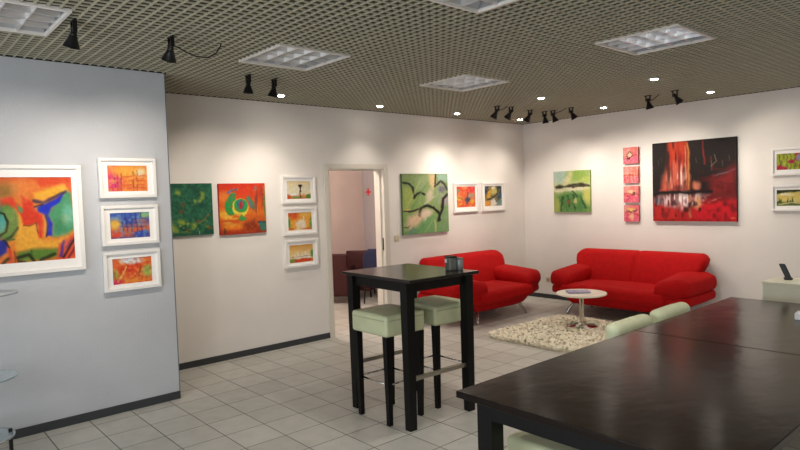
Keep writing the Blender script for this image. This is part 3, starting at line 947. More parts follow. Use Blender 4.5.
    a.poly([(92, 345), (210, 352), (330, 340), (330, 372), (92, 372)], (90, 110, 60), .9, 6); a.line([(110, 360), (180, 352), (330, 358)], 7, (232, 214, 150), .9); a.line([(164, 312), (168, 332)], 4, (170, 80, 60), .8)
    framed(a, 0.50, 0.300, 0.395, 0.185, on_back(3.812, 1.513), 'white framed landscape with dark trees, lower of two at the right edge', 'framed pair at the right edge', 0.024, dz=0.0)


# ------------------------------------------------------------------ sofas
def build_sofa(label, loc, rz, w_in, w_out, w_back, halves):
    t = thing('sofa', label, 'sofa', loc, rz)

    def hull(x, y, z):
        k = max(0.0, (z - 0.15) / 0.29)
        half = w_in - 0.03 + (w_out - 0.05 - w_in) * k ** 1.25
        yy = y
        if y > 0.5:
            yy = 0.5 + (y - 0.5) * (0.86 + 0.14 * min(1, k) - 0.10 * max(0, abs(x) - 0.62) / 0.38)
        return (x * half, yy, z)
    bm = new_bm()
    soft(bm, (-1, 0.10, 0.15), (1, 0.97, 0.42), 0.06, hull, 10, 4)
    obj('base', bm, M['red'], t, smooth=True)

    def puff(x, y, z):
        k = (1 - (x / (w_in + .04)) ** 2) * (1 - ((y - 0.64) / 0.4) ** 2)
        return (x, y + (0.012 * (1 - (x / w_in) ** 2) if y > 0.9 else 0), z + (0.025 * max(0, k) if z > 0.35 else 0))
    bm = new_bm()
    soft(bm, (-w_in - 0.03, 0.26, 0.26), (w_in + 0.03, 1.0, 0.425), 0.06, puff, 10, 4)
    obj('seat_cushion', bm, M['red'], t, smooth=True)

    for sg in (-1, 1):
        def wing(x, y, z, sg=sg, thick=1.0, drop=0.0):
            u = max(0.0, x)
            ww = w_out - w_in + 0.10
            yf = (y - 0.2) / 0.78
            X = w_in - 0.10 + u * ww - 0.07 * u * u * max(0, yf) ** 2 * 1.0
            Z = 0.448 + 0.055 * u + 0.085 * (1 - yf) * (1 - 0.6 * u) - 0.05 * u ** 4 + z * (0.75 + 0.55 * math.sin(PI * (0.12 + 0.75 * u))) - drop
            Y = y - 0.13 * u * u * max(0, yf)
            return (sg * X, Y, Z)
        bm = new_bm()
        soft(bm, (0.0, 0.16, -0.082), (1.0, 0.99, 0.082), 0.0815, wing, 8, 5)
        a = obj('armrest', bm, M['red'], t, smooth=True)
        # lower roll under the arm pad
        bm = new_bm()
        soft(bm, (0.05, 0.18, -0.05), (0.97, 0.94, 0.05), 0.0499, lambda x, y, z: wing(x, y, z, drop=0.15), 8, 5)
        obj('lower_roll', bm, M['red'], a, smooth=True)

    def back(x, y, z):
        k = (z - 0.36) / 0.47
        kk = min(1, max(0, k))
        half = w_in - 0.04 + (w_back - w_in + 0.06) * math.sin(min(1.0, kk * 1.12) * PI / 2) ** 0.9
        if kk > 0.85:
            half -= 0.03 * (kk - 0.85) / 0.15
        yy = y + 0.20 * (1 - kk) - 0.0
        if y > 0.12:
            yy += 0.035 * math.sin(PI * kk)
        return (x * half, yy, z - 0.004 * abs(x) ** 3 * kk)
    spans = [(-1, 0.02), (-0.02, 1)] if halves else [(-1, 1)]
    for s0, s1 in spans:
        bm = new_bm()

        def bk(x, y, z, s0=s0, s1=s1):
            return back(x, y, z)
        soft(bm, (s0, 0.03, 0.34), (s1, 0.23, 0.835), 0.075, bk, 10, 5)
        obj('backrest', bm, M['red'], t, smooth=True)
    for sx in (-1, 1):
        for fy in (0.86, 0.24):
            bm = new_bm()
            d = 1 if fy > 0.5 else -1
            X = sx * (w_in + 0.0)
            tube(bm, [(X - sx * 0.10, fy - d * 0.10, 0.175), (X - sx * 0.06, fy - d * 0.06, 0.135), (X - sx * 0.02, fy - d * 0.02, 0.07), (X, fy, 0.022), (X, fy, 0.0)],
                 [0.021, 0.020, 0.018, 0.016, 0.019], 10)
            leg = obj('leg', bm, M['chrome'], t, smooth=True)
    return t


# ------------------------------------------------------------------ bar table and stools
def build_bar():
    ang = -0.045
    cx, cy = 2.515, -4.838
    T = 1.088
    t = thing('bar_table', 'tall black wooden bar table with metal foot rails', 'table', (cx, cy, 0), ang)
    w, d = 0.425, 0.345
    bm = new_bm(); box(bm, (-w, -d, T - 0.024), (w, d, T), 0.004); obj('tabletop', bm, M['bartop'], t)
    lx, ly = w - 0.092, d - 0.05
    bm = new_bm()
    z0 = T - 0.10
    for s in (-1, 1):
        box(bm, (-lx, s * ly - 0.011, z0), (lx, s * ly + 0.011, T - 0.024))
        box(bm, (s * lx - 0.011, -ly, z0), (s * lx + 0.011, ly, T - 0.024))
    obj('apron', bm, M['blackwood'], t)
    for sx in (-1, 1):
        for sy in (-1, 1):
            bm = new_bm()
            frustum(bm, (sx * lx, sy * ly, 0.0), (sx * lx, sy * ly, T - 0.0245), (0.030, 0.030), (0.037, 0.037))
            obj('leg', bm, M['blackwood'], t)
    for sx in (-1, 1):
        bm = new_bm()
        box(bm, (sx * lx - 0.009, -ly + 0.028, 0.345), (sx * lx + 0.009, ly - 0.028, 0.378), 0.003)
        obj('foot_rail', bm, M['steel'], t)

    # stool prototype
    def stool(label, loc, rz):
        s = thing('bar_stool', label, 'stool', loc, rz, 'bar stools at the tall table')
        bm = new_bm()

        def puff(x, y, z):
            k = (1 - (x / 0.22) ** 2) * (1 - (y / 0.20) ** 2)
            return (x, y, z + (0.015 * max(0, k) if z > 0.77 else 0))
        soft(bm, (-0.212, -0.192, 0.655), (0.212, 0.192, 0.812), 0.024, puff, 6, 3)
        seat = obj('seat', bm, M['mint'], s, smooth=True)
        bm = new_bm()
        for a_, b_ in (((-.19, -.193), (.19, -.193)), ((.213, -.17), (.213, .17)), ((.19, .193), (-.19, .193)), ((-.213, .17), (-.213, -.17))):
            tube(bm, [(a_[0], a_[1], 0.775), (b_[0], b_[1], 0.775)], 0.0025, 6)
        obj('seam', bm, M['seam'], seat)
        for sx in (-1, 1):
            for sy in (-1, 1):
                bm = new_bm()
                frustum(bm, (sx * 0.172, sy * 0.152, 0.0), (sx * 0.178, sy * 0.158, 0.657), (0.017, 0.017), (0.025, 0.025))
                obj('leg', bm, M['blackwood'], s)
        fx, fy = 0.175, 0.155
        bm = new_bm()
        for a_, b_ in (((-fx, -fy), (fx, -fy)), ((fx, -fy), (fx, fy)), ((fx, fy), (-fx, fy)), ((-fx, fy), (-fx, -fy))):
            tube(bm, [(a_[0], a_[1], 0.30), (b_[0], b_[1], 0.30)], 0.007, 8)
        obj('footrest', bm, M['chrome'], s, smooth=True)
        return s
    s1 = stool('pale green bar stool nearer the camera, at the front of the tall table', (2.492, -5.045, 0), -0.02)
    copy_thing(s1, (2.488, -4.535, 0), -0.05, 'pale green bar stool farther back, under the right side of the tall table')

    # two small tins on the table
    t = thing('table_tin', 'taller grey tin with dark contents, standing on the bar table corner', 'tin', (2.765, -4.625, T + 0.0005), -0.2, 'tins on the bar table')
    bm = new_bm(); soft(bm, (-0.036, -0.032, 0.0), (0.036, 0.032, 0.1), 0.01, None, 3, 3); obj('body', bm, M['tin'], t, smooth=True)
    bm = new_bm(); box(bm, (-0.039, -0.035, 0.098), (0.039, 0.035, 0.112), 0.003); obj('lid', bm, M['darklid'], t)
    bm = new_bm(); box(bm, (-0.03, -0.0335, 0.06), (-0.002, -0.0322, 0.088)); obj('paper_tag', bm, M['paperwhite'], t)
    t = thing('table_tin', 'shorter pale grey tin beside the taller one on the bar table', 'tin', (2.78, -4.545, T + 0.0005), -0.2, 'tins on the bar table')
    bm = new_bm(); lathe(bm, [(0, 0), (0.029, 0), (0.031, 0.003), (0.031, 0.078), (0.029, 0.082), (0.0, 0.083)], 24); obj('body', bm, M['tin2'], t, smooth=True)
    bm = new_bm(); lathe(bm, [(0.0, 0.083), (0.0315, 0.0825), (0.0315, 0.09), (0.028, 0.093), (0.0, 0.093)], 24); obj('lid', bm, M['tin'], t, smooth=True)


# ------------------------------------------------------------------ coffee table, rug
def build_lounge():
    build_sofa('red two-seat sofa against the left wall, behind the bar table', (0.0, -1.675, 0), -PI / 2, 0.50, 0.95, 0.77, False)
    build_sofa('long red three-seat sofa below the big black and red canvas', (2.0, 0.0, 0), PI, 0.68, 1.02, 0.89, True)

    t = thing('coffee_table', 'small round white coffee table on a chrome pedestal', 'table', (1.985, -1.564, 0.024))
    bm = new_bm(); lathe(bm, [(0, 0.395), (0.27, 0.395), (0.292, 0.402), (0.296, 0.412), (0.292, 0.42), (0, 0.42)], 64); obj('tabletop', bm, M['tablewhite'], t, smooth=False)
    bm = new_bm(); lathe(bm, [(0.027, 0.04), (0.026, 0.38), (0.07, 0.388), (0.07, 0.395), (0, 0.395)], 32); obj('pedestal', bm, M['chrome'], t, smooth=True)
    bm = new_bm(); lathe(bm, [(0, 0.0), (0.185, 0.0), (0.19, 0.006), (0.17, 0.012), (0.09, 0.02), (0.05, 0.034), (0.032, 0.065), (0.027, 0.075), (0, 0.075)], 48); obj('base', bm, M['chrome'], t, smooth=True)
    for k in range(1):
        t = thing('brochure', ['lilac brochure lying on the white coffee table', 'thin white leaflet under the lilac brochure on the coffee table'][k],
                  'brochure', (1.955 + 0.01 * k, -1.585, 0.4445 + (0.0042 if k == 0 else 0.0)), 0.82 - 0.3 * k)
        bm = new_bm()
        w, d = (0.13, 0.085) if k == 0 else (0.15, 0.09)
        h = 0.014 if k == 0 else 0.0035
        box(bm, (-w, -d, 0), (w, d, h), 0.001)
        obj('pages', bm, M['paperwhite'] if k else M['paperlilac'], t)
        if k == 0:
            bm = new_bm(); box(bm, (-w + .01, -d + 0.02, h), (w * 0.2, d - 0.03, h + 0.0008)); obj('cover_picture', bm, M['paperlilac'], t)

    # shaggy rug: one mesh of backing and tufts
    bm = new_bm()
    x0, x1, y0, y1 = 1.36, 2.60, -2.66, -1.13
    cx, cy, hx, hy = (x0 + x1) / 2, (y0 + y1) / 2, (x1 - x0) / 2, (y1 - y0) / 2
    R = random.Random(5)

    def inside(x, y):
        return abs((x - cx) / hx) ** 9 + abs((y - cy) / hy) ** 9 < 1
    ring = []
    for k in range(72):
        a = 2 * PI * k / 72
        c, s = math.cos(a), math.sin(a)
        r = (abs(c) ** 9 + abs(s) ** 9) ** (-1 / 9)
        ring.append((cx + hx * r * c * 0.985, cy + hy * r * s * 0.985))
    lo = [bm.verts.new((x, y, 0.001)) for x, y in ring]
    hi = [bm.verts.new((x, y, 0.014)) for x, y in ring]
    bm.faces.new(lo[::-1]); bm.faces.new(hi)
    for k in range(72):
        bm.faces.new((lo[k], lo[(k + 1) % 72], hi[(k + 1) % 72], hi[k]))
    for f in bm.faces:
        f.material_index = 1
    n = 0
    while n < 12500:
        x, y = R.uniform(x0, x1), R.uniform(y0, y1)
        if not inside(x, y):
            continue
        if math.hypot(x - 1.985, y + 1.564) < 0.2 and R.random() < 0.97:
            n += 1
            continue
        n += 1
        a = R.uniform(0, 2 * PI)
        L_ = R.uniform(0.022, 0.045)
        lean = R.uniform(0.025, 0.055)
        w = R.uniform(0.008, 0.014)
        dx, dy = math.cos(a), math.sin(a)
        px, py = -dy * w, dx * w
        a0 = bm.verts.new((x - px, y - py, 0.012)); a1 = bm.verts.new((x + px, y + py, 0.012))
        mx, my = x + dx * lean * 0.4, y + dy * lean * 0.4
        b0 = bm.verts.new((mx - px * 1.2, my - py * 1.2, 0.012 + L_ * 0.6)); b1 = bm.verts.new((mx + px * 1.2, my + py * 1.2, 0.012 + L_ * 0.6))
        tx, ty = x + dx * lean, y + dy * lean
        c0 = bm.verts.new((tx, ty, 0.012 + L_ * 0.85))
        d0 = bm.verts.new((mx - dx * w, my - dy * w, 0.012 + L_ * 0.55))
        bm.faces.new((a0, a1, b1, b0)); bm.faces.new((b0, b1, c0)); bm.faces.new((a0, b0, d0)); bm.faces.new((a1, d0, b1)); bm.faces.new((d0, b0, c0)); bm.faces.new((d0, c0, b1))
    o = obj('rug', bm, [M['pile'], M['rugback']])
    tag(o, 'shaggy cream rug under the round coffee table', 'rug')


# ------------------------------------------------------------------ dining table, chairs
def build_dining():
    T = 0.752
    labs = ['dark brown dining table in the right foreground, nearer of two pushed together', 'dark brown dining table behind the near one, toward the back wall']
    spans = [(-5.965, -4.288), (-4.284, -2.65)]
    for (y0, y1), lab in zip(spans, labs):
        x0, x1 = 4.066, 5.30
        cx, cy = (x0 + x1) / 2, (y0 + y1) / 2
        t = thing('dining_table', lab, 'table', (cx, cy, 0), 0, 'dark dining tables')
        w, d = (x1 - x0) / 2, (y1 - y0) / 2
        bm = new_bm(); box(bm, (-w, -d, T - 0.032), (w, d, T), 0.004); obj('tabletop', bm, M['darkwood'], t)
        ix, iy = w - 0.075, d - 0.06
        bm = new_bm()
        for s in (-1, 1):
            box(bm, (-ix + .01, s * (iy - 0.014) - 0.012, T - 0.118), (ix - .01, s * (iy - 0.014) + 0.012, T - 0.032))
            box(bm, (s * (ix - 0.014) - 0.012, -iy + .01, T - 0.118), (s * (ix - 0.014) + 0.012, iy - .01, T - 0.032))
        obj('apron', bm, M['blackwood'], t)
        for sx in (-1, 1):
            for sy in (-1, 1):
                bm = new_bm()
                q = 0.043
                box(bm, (sx * (ix - q) - q, sy * (iy - q) - q, 0), (sx * (ix - q) + q, sy * (iy - q) + q, T - 0.0325), 0.003)
                obj('leg', bm, M['blackwood'], t)
    # upholstered chairs along the far long side: only their backs show over the table
    proto = None
    for (cy, rz, lab) in ((-4.165, 0.0, 'pale green upholstered chair at the dining table, nearer of two showing backs'),
                      (-3.56, 0.0, 'pale green upholstered chair at the dining table, farther of two showing backs')):
        if proto:
            copy_thing(proto, (4.02, cy, 0), rz, lab)
            continue
        t = thing('dining_chair', lab, 'chair', (4.02, cy, 0), rz, 'green chairs at the dining table')
        bm = new_bm()
        soft(bm, (-0.06, -0.225, 0.33), (0.40, 0.225, 0.46), 0.035, None, 5, 3)
        obj('seat', bm, M['mint_lit'], t, smooth=True)
        bm = new_bm()
        soft(bm, (-0.07, -0.262, 0.34), (0.035, 0.262, 0.80), 0.046,
             lambda x, y, z: (x - 0.10 * max(0.0, z - 0.36) ** 1.5, y * (0.92 + 0.1 * (z - .34)), z - 0.30 * max(0, z - 0.5) * y * y), 8, 4)
        obj('backrest', bm, M['mint_lit'], t, smooth=True)
        for sx in (-0.03, 0.36):
            for sy in (-0.19, 0.19):
                bm = new_bm(); frustum(bm, (sx, sy, 0), (sx, sy, 0.345), (0.016, 0.016), (0.022, 0.022)); obj('leg', bm, M['blackwood'], t)
        proto = t
    # low stool tucked under the near end
    t = thing('stool', 'pale green upholstered stool tucked under the near end of the dining table', 'stool', (4.47, -5.42, 0))
    bm = new_bm(); soft(bm, (-0.36, -0.25, 0.36), (0.36, 0.25, 0.47), 0.03, None, 5, 3); obj('seat', bm, M['mint'], t, smooth=True)
    for sx in (-0.31, 0.31):
        for sy in (-0.2, 0.2):
            bm = new_bm(); frustum(bm, (sx, sy, 0), (sx, sy, 0.375), (0.016, 0.016), (0.022, 0.022)); obj('leg', bm, M['blackwood'], t)
    # white tray on the far table, cut by the frame
    t = thing('paper_tray', 'small white tray on the dark dining table, cut off by the right edge', 'tray', (4.79, -3.25, T + 0.0005), 0.1)
    bm = new_bm(); box(bm, (-0.085, -0.06, 0), (0.085, 0.06, 0.012), 0.003)
    for s in (-1, 1):
        box(bm, (-0.085, s * 0.057 - 0.003, 0.01), (0.085, s * 0.057 + 0.003, 0.042)); box(bm, (s * 0.082 - 0.003, -0.06, 0.01), (s * 0.082 + 0.003, 0.06, 0.042))
    obj('tray', bm, M['paperwhite'], t)
    bm = new_bm(); box(bm, (-0.075, -0.05, 0.012), (0.075, 0.05, 0.036)); obj('paper_stack', bm, M['matboard'], t)

    # low sage cabinet behind the far table, with a phone on it
    t = thing('cabinet', 'pale sage low cabinet behind the dining table at the right edge', 'cabinet', (4.45, -2.12, 0))
    bm = new_bm(); box(bm, (-0.26, -0.175, 0.03), (0.26, 0.175, 0.83), 0.002); obj('body', bm, M['cabinet'], t)
    bm = new_bm(); box(bm, (-0.266, -0.181, 0.83), (0.266, 0.181, 0.848), 0.002); obj('top_panel', bm, M['cabinet'], t)
    bm = new_bm(); box(bm, (-0.24, -0.15, 0.0), (0.24, 0.15, 0.03)); obj('plinth', bm, M['blackplastic'], t)
    t = thing('cordless_phone', 'black phone handset leaning upright on the sage cabinet', 'phone', (4.318, -2.06, 0.849), 0.35)
    bm = new_bm(); soft(bm, (-0.036, -0.04, 0.0), (0.03, 0.03, 0.02), 0.0095, None, 3, 3); obj('cradle', bm, M['blackplastic'], t, smooth=True)
    bm = new_bm(); soft(bm, (-0.024, -0.011, 0.012), (0.024, 0.011, 0.135), 0.0105, lambda x, y, z: (x - 0.40 * (z - 0.012), y + 0.1 * z, z), 4, 3); obj('handset', bm, M['blackplastic'], t, smooth=True)


# ------------------------------------------------------------------ back room furniture
def build_back_room():
    def armchair(label, loc, rz):
        t = thing('armchair', label, 'chair', loc, rz, 'dark red chairs beyond the doorway')
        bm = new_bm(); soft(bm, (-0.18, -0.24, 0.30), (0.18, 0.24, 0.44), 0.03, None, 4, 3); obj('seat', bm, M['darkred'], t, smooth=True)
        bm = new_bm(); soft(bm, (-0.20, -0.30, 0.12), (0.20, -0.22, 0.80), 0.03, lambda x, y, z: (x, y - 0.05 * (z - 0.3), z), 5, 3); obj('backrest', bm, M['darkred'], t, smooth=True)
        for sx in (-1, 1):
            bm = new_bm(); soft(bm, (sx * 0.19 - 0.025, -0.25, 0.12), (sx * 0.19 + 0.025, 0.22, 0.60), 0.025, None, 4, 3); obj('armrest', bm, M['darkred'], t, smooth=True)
            for sy in (-0.2, 0.18):
                bm = new_bm(); tube(bm, [(sx * 0.18, sy, 0), (sx * 0.18, sy, 0.31)], 0.014, 8); obj('leg', bm, M['blackmetal'], t, smooth=True)
        return t
    a = armchair('dark red armchair beyond the doorway, left of two', (-2.02, -2.26, 0), 0.72)
    copy_thing(a, (-2.19, -1.67, 0), 0.72, 'dark red armchair beyond the doorway, behind the blue chair')

    t = thing('chair', 'navy blue moulded chair with thin dark legs beyond the doorway', 'chair', (-1.55, -1.88, 0), 0.9)
    bm = new_bm(); soft(bm, (-0.20, -0.20, 0.44), (0.20, 0.20, 0.47), 0.014, lambda x, y, z: (x, y, z - 0.03 * (1 - (x / .2) ** 2) * (1 - (y / .2) ** 2)), 6, 3); obj('seat', bm, M['navy'], t, smooth=True)
    bm = new_bm(); soft(bm, (-0.20, -0.235, 0.50), (0.20, -0.21, 0.87), 0.012, lambda x, y, z: (x * (1.0 - 0.45 * max(0, (z - 0.70) / 0.17) ** 2.2), y - 0.25 * (z - 0.5) * .5 + 0.35 * x * x, z), 8, 3)
    obj('backrest', bm, M['navy'], t, smooth=True)
    for sx in (-1, 1):
        bm = new_bm(); tube(bm, [(sx * 0.13, -0.19, 0.45), (sx * 0.13, -0.225, 0.55)], 0.011, 8); obj('back_support', bm, M['blackmetal'], t, smooth=True)
        for sy in (-1, 1):
            bm = new_bm(); tube(bm, [(sx * 0.2, sy * 0.2, 0), (sx * 0.16, sy * 0.16, 0.45)], 0.012, 8); obj('leg', bm, M['blackmetal'], t, smooth=True)


# ------------------------------------------------------------------ fittings
def build_fittings():
    t = thing('light_switch', 'cream light switch on the wall left of the large green abstract canvas', 'switch', (0, -2.769, 1.125), PI / 2)
    bm = new_bm(); box(bm, (-0.04, -0.009, -0.04), (0.04, 0, 0.04), 0.003); obj('plate', bm, M['plastic'], t)
    bm = new_bm(); box(bm, (-0.027, -0.014, -0.027), (0.027, -0.008, 0.027), 0.003); obj('rocker', bm, M['plastic'], t)
    t = thing('wall_socket', 'cream wall socket low in the corner between the two red sofas', 'socket', (0.425, 0, 0.292), 0)
    bm = new_bm(); box(bm, (-0.041, -0.009, -0.041), (0.041, 0, 0.041), 0.003); obj('plate', bm, M['plastic'], t)
    bm = new_bm(); lathe(bm, [(0, 0.0), (0.02, 0.0), (0.022, 0.004), (0.0, 0.004)], 24, Matrix.Translation((0, -0.0085, 0)) @ Matrix.Rotation(PI / 2, 4, 'X')); obj('insert', bm, M['holes'], t)
    # red cross sticker on the side wall beyond the doorway
    bm = new_bm()
    yw = -1.2705
    cxx, cz = RC
    box(bm, (cxx - 0.065, yw - 0.003, cz - 0.02), (cxx + 0.065, yw, cz + 0.02)); box(bm, (cxx - 0.02, yw - 0.0035, cz - 0.065), (cxx + 0.02, yw, cz + 0.065))
    tag(obj('cross_sticker', bm, M['redmark']), 'small red cross sign on the wall beyond the doorway', 'sign')
    # glass display stand at the left edge
    t = thing('glass_stand', 'glass display stand with rounded shelves, cut off by the left edge', 'display stand', (1.35, -7.70, 0))
    tips = {1.122: -7.262, 0.585: -7.29, 0.20: -7.325}
    for z, ty in tips.items():
        bm = new_bm()
        ry = ty + 7.70
        R = [(0.26 * math.cos(2 * PI * k / 64), ry * math.sin(2 * PI * k / 64)) for k in range(64)]
        lo = [bm.verts.new((x, y, z)) for x, y in R]; hi = [bm.verts.new((x, y, z + 0.010)) for x, y in R]
        bm.faces.new(lo[::-1]); bm.faces.new(hi)
        for k in range(64):
            bm.faces.new((lo[k], lo[(k + 1) % 64], hi[(k + 1) % 64], hi[k]))
        sh = obj('shelf', bm, M['glass'], t)
    bm = new_bm(); tube(bm, [(-0.2, -0.1, 0.0), (-0.2, -0.1, 1.4)], 0.018, 16); obj('pole', bm, M['chrome'], t, smooth=True)
    bm = new_bm(); box(bm, (-0.011, 0.335, 0.0), (0.011, 0.357, 0.232), 0.002); obj('foot_post', bm, M['blackmetal'], t)
    bm = new_bm()
    pts = [(0.27 * math.cos(a), 0.36 * math.sin(a), 0.205) for a in [PI * 2 * k / 40 for k in range(41)]]
    tube(bm, pts, 0.006, 8, caps=False); obj('rim', bm, M['chrome'], t, smooth=True)


DOWN = [(0.436, -4.675, 'downlight nearest the left, over the small framed trio'), (0.39, -3.30, 'downlight in front of the doorway, along the left wall'),
        (0.39, -1.953, 'downlight above the large green abstract canvas'), (1.795, -2.03, 'downlight right of the farthest louvred light, second row'),
        (1.758, -0.591, 'downlight above the column of small pink canvases'), (3.13, -2.012, 'downlight directly below the right louvred light in view'),
        (3.114, -0.597, 'rightmost downlight, above the big black and red canvas'), (0.396, -0.594, 'downlight in the room corner beside the cluster of spotlights')]


def aim_matrix(loc, direction):
    return Matrix.Translation(loc) @ Vector(direction).normalized().to_track_quat('-Z', 'Y').to_matrix().to_4x4()


def spot_lamp(name, loc, direction, watts, deg, blend, col, size=0.04):
    l = bpy.data.lights.new(name, 'SPOT')
    l.energy = watts
    l.spot_size = math.radians(deg)
    l.spot_blend = blend
    l.color = col
    l.shadow_soft_size = size
    o = bpy.data.objects.new(name, l)
    COL.objects.link(o)
    o.matrix_world = aim_matrix(loc, direction)
    return o


WARM = (1.0, 0.89, 0.78)
DW = 36.0
SW = 38.0


def build_lights():
    for x, y, lab in DOWN:
        t = thing('downlight', 'small bright recessed ' + lab, 'ceiling light', (x, y, H), 0, 'recessed downlights')
        bm = new_bm(); lathe(bm, [(0.036, -0.004), (0.05, -0.004), (0.052, 0.0), (0.052, 0.05), (0.048, 0.05), (0.036, 0.01)], 24); obj('trim_ring', bm, M['whitemetal'], t, smooth=True)
        bm = new_bm(); lathe(bm, [(0, -0.012), (0.02, -0.011), (0.034, -0.006), (0.041, 0.006), (0.0, 0.008)], 24); obj('lamp', bm, M['downglow'], t, smooth=True)
        spot_lamp('downlight_and_fill_lamp', (x, y, H - 0.03), (0, 0, -1), DW * (0.62 if x < 1 or y > -1 else 0.75), 104, 1.0, WARM, 0.04)
    # unseen downlights continuing the grid, plus lamps added to brighten the near half
    for x, y in ((4.5, -1.95), (5.9, -0.6), (3.13, -4.7), (4.5, -4.7), (5.9, -3.3), (5.9, -6.1), (6.6, -7.8), (2.5, -8.7), (4.3, -6.3), (5.9, -2.0)):
        spot_lamp('downlight_and_fill_lamp', (x, y, H - 0.012), (0, 0, -1), DW, 135, 0.9, (1.0, 0.93, 0.86), 0.05)

    # black clip-on spotlights: x, y, aim direction, label, cable
    S = [(2.06, -7.013, (-0.42, -0.12, -1), 'above the large framed picture, leftmost of all', None, (-1.2, 0.05, -1.05)),
         (2.03, -6.43, (-0.62, 0.0, -1), 'with a trailing cable, at the end of the grey wall', [(0.0, 0.0, -0.055), (0.0, 0.04, -0.062), (0.0, 0.10, -0.088), (0.0, 0.17, -0.108), (0.0, 0.25, -0.104), (0.0, 0.31, -0.066), (0.0, 0.345, -0.014), (0.0, 0.35, 0.01)], (-1.15, 0.05, -1.0)),
         (1.193, -5.443, (-0.10, 0.0, -1), 'above the red canvas, left of a pair', None, (-1.1, 0.25, -1.05)),
         (1.157, -5.169, (-0.28, -0.06, -1), 'above the red canvas, right of a pair', None, (-1.1, 0.9, -1.1)),
         (1.115, -2.001, (-0.62, -0.18, -1), 'first from the left in the corner cluster of six', [(0.0, 0, -0.04), (0.03, 0.05, -0.05), (0.05, 0.1, -0.02), (0.06, 0.13, 0.0)], (-1.1, -0.25, -1.1)),
         (1.15, -1.768, (-0.72, -0.15, -1), 'second from the left in the corner cluster of six', None, (-1.1, 0.2, -1.1)),
         (1.106, -1.31, (-0.68, -0.1, -1), 'third from the left in the corner cluster of six', None, (-1.1, 0.45, -1.15)),
         (1.117, -1.001, (0.02, 0.22, -1), 'fourth from the left in the corner cluster of six', None, (-0.2, 1.0, -1.05)),
         (1.236, -0.977, (0.25, 0.30, -1), 'fifth from the left in the corner cluster of six', [(0.0, 0, -0.05), (0.1, 0.0, -0.03), (0.17, -0.02, -0.02), (0.215, -0.02, 0.0)], (0.45, 1.0, -1.05)),
         (1.529, -1.001, (0.45, 0.30, -1), 'rightmost in the corner cluster of six', None, (1.0, 1.0, -1.05)),
         (2.583, -1.03, (0.10, 0.25, -1), 'left of the pair over the big black and red canvas', [(0.0, 0, -0.05), (0.06, 0.0, -0.06), (0.1, 0.0, -0.03), (0.13, 0.01, 0.0)], (0.0, 1.0, -1.0)),
         (2.929, -1.095, (0.55, 0.30, -1), 'right of the pair over the big black and red canvas', None, (0.85, 1.0, -0.95))]
    for x, y, d, lab, cab, beam in S:
        t = thing('spotlight', 'black cone spotlight ' + lab, 'spotlight', (x, y, H), 0, 'black ceiling spotlights')
        bm = new_bm()
        box(bm, (-0.045, -0.009, -0.008), (0.045, 0.009, 0.002), 0.002)
        box(bm, (-0.028, -0.012, -0.07), (-0.020, 0.012, -0.004)); box(bm, (0.020, -0.012, -0.07), (0.028, 0.012, -0.004))
        obj('bracket', bm, M['blackmetal'], t)
        head = aim_matrix((0, 0, -0.06), d) @ Matrix.Scale(0.76, 4)     # cone axis runs along local -z
        bm = new_bm()
        lathe(bm, [(0, 0.035), (0.018, 0.035), (0.022, 0.03), (0.023, -0.02), (0.027, -0.025), (0.026, -0.035), (0, -0.035)], 20, head)
        obj('socket', bm, M['blackmetal'], t, smooth=True)
        bm = new_bm()
        lathe(bm, [(0.02, -0.028), (0.030, -0.04), (0.036, -0.06), (0.062, -0.125), (0.064, -0.128), (0.061, -0.128), (0.034, -0.062), (0.028, -0.045)], 28, head)
        sh = obj('shade', bm, M['blackmetal'], t, smooth=True)
        bm = new_bm()
        lathe(bm, [(0, -0.095), (0.03, -0.093), (0.042, -0.086), (0.034, -0.075), (0.02, -0.05), (0, -0.05)], 20, head)
        obj('bulb', bm, M['bulb'], t, smooth=True)
        if cab:
            bm = new_bm(); tube(bm, cab, 0.0045, 8); obj('cable', bm, M['cable'], t, smooth=True)
        bd = Vector(beam).normalized()
        dd = Vector(d).normalized()
        p = Vector((x, y, H - 0.06)) + dd * 0.108
        spot_lamp('spotlight_lamp', p, bd, SW, 84, 1.0, WARM, 0.04)

    # room beyond the door: one ceiling lamp
    l = bpy.data.lights.new('back_room_lamp', 'POINT'); l.energy = 75; l.color = (1.0, 0.88, 0.8); l.shadow_soft_size = 0.15
    o = bpy.data.objects.new('back_room_lamp', l); COL.objects.link(o); o.location = (-1.1, -3.6, 2.5)
    # shop-front daylight entering behind the camera
    l = bpy.data.lights.new('shopfront_daylight', 'AREA'); l.energy = 110; l.color = (0.88, 0.94, 1.0); l.shape = 'RECTANGLE'; l.size = 5.5; l.size_y = 2.2
    o = bpy.data.objects.new('shopfront_daylight', l); COL.objects.link(o); o.matrix_world = aim_matrix((4.9, YF + 0.05, 1.35), (-0.15, 1, -0.05))
    w = bpy.data.worlds.new('world'); scene.world = w; w.use_nodes = True
    bg = w.node_tree.nodes['Background']; bg.inputs[0].default_value = (0.75, 0.85, 1.0, 1); bg.inputs[1].default_value = 0.35


def build_camera():
    yaw, pitch, roll, f = 0.8484, 0.0464, -0.0321, 606.6
    fw = Vector((-math.sin(yaw) * math.cos(pitch), math.cos(yaw) * math.cos(pitch), -math.sin(pitch)))
    r = Vector((math.cos(yaw), math.sin(yaw), 0))
    u = r.cross(fw)
    c, s = math.cos(roll), math.sin(roll)
    r2, u2 = c * r + s * u, -s * r + c * u
    cam = bpy.data.cameras.new('camera')
    cam.sensor_width = 36.0
    cam.lens = f / 800 * 36.0
    cam.clip_start = 0.05
    o = bpy.data.objects.new('camera', cam)
    COL.objects.link(o)
    m = Matrix((r2, u2, -fw)).transposed().to_4x4()
    m.translation = (6.0123, -7.9947, 1.6677)
    o.matrix_world = m
    scene.camera = o


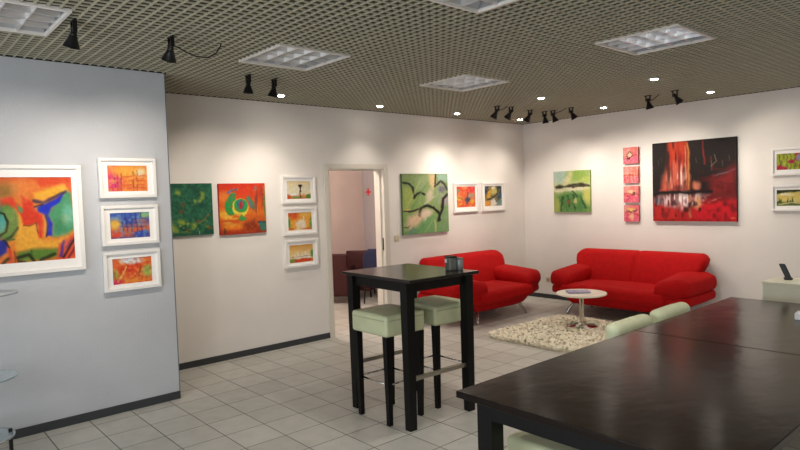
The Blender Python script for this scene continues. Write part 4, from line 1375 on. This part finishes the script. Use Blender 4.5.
RC = (-2.44, 1.772)
build_shell()
build_ceiling()
build_panels()
build_art()
build_lounge()
build_bar()
build_dining()
build_back_room()
build_fittings()
build_lights()
build_camera()
scene.view_settings.view_transform = 'Standard'
scene.view_settings.look = 'None'
scene.view_settings.exposure = 0.30
scene.cycles.use_denoising = True
scene.cycles.sample_clamp_indirect = 6.0
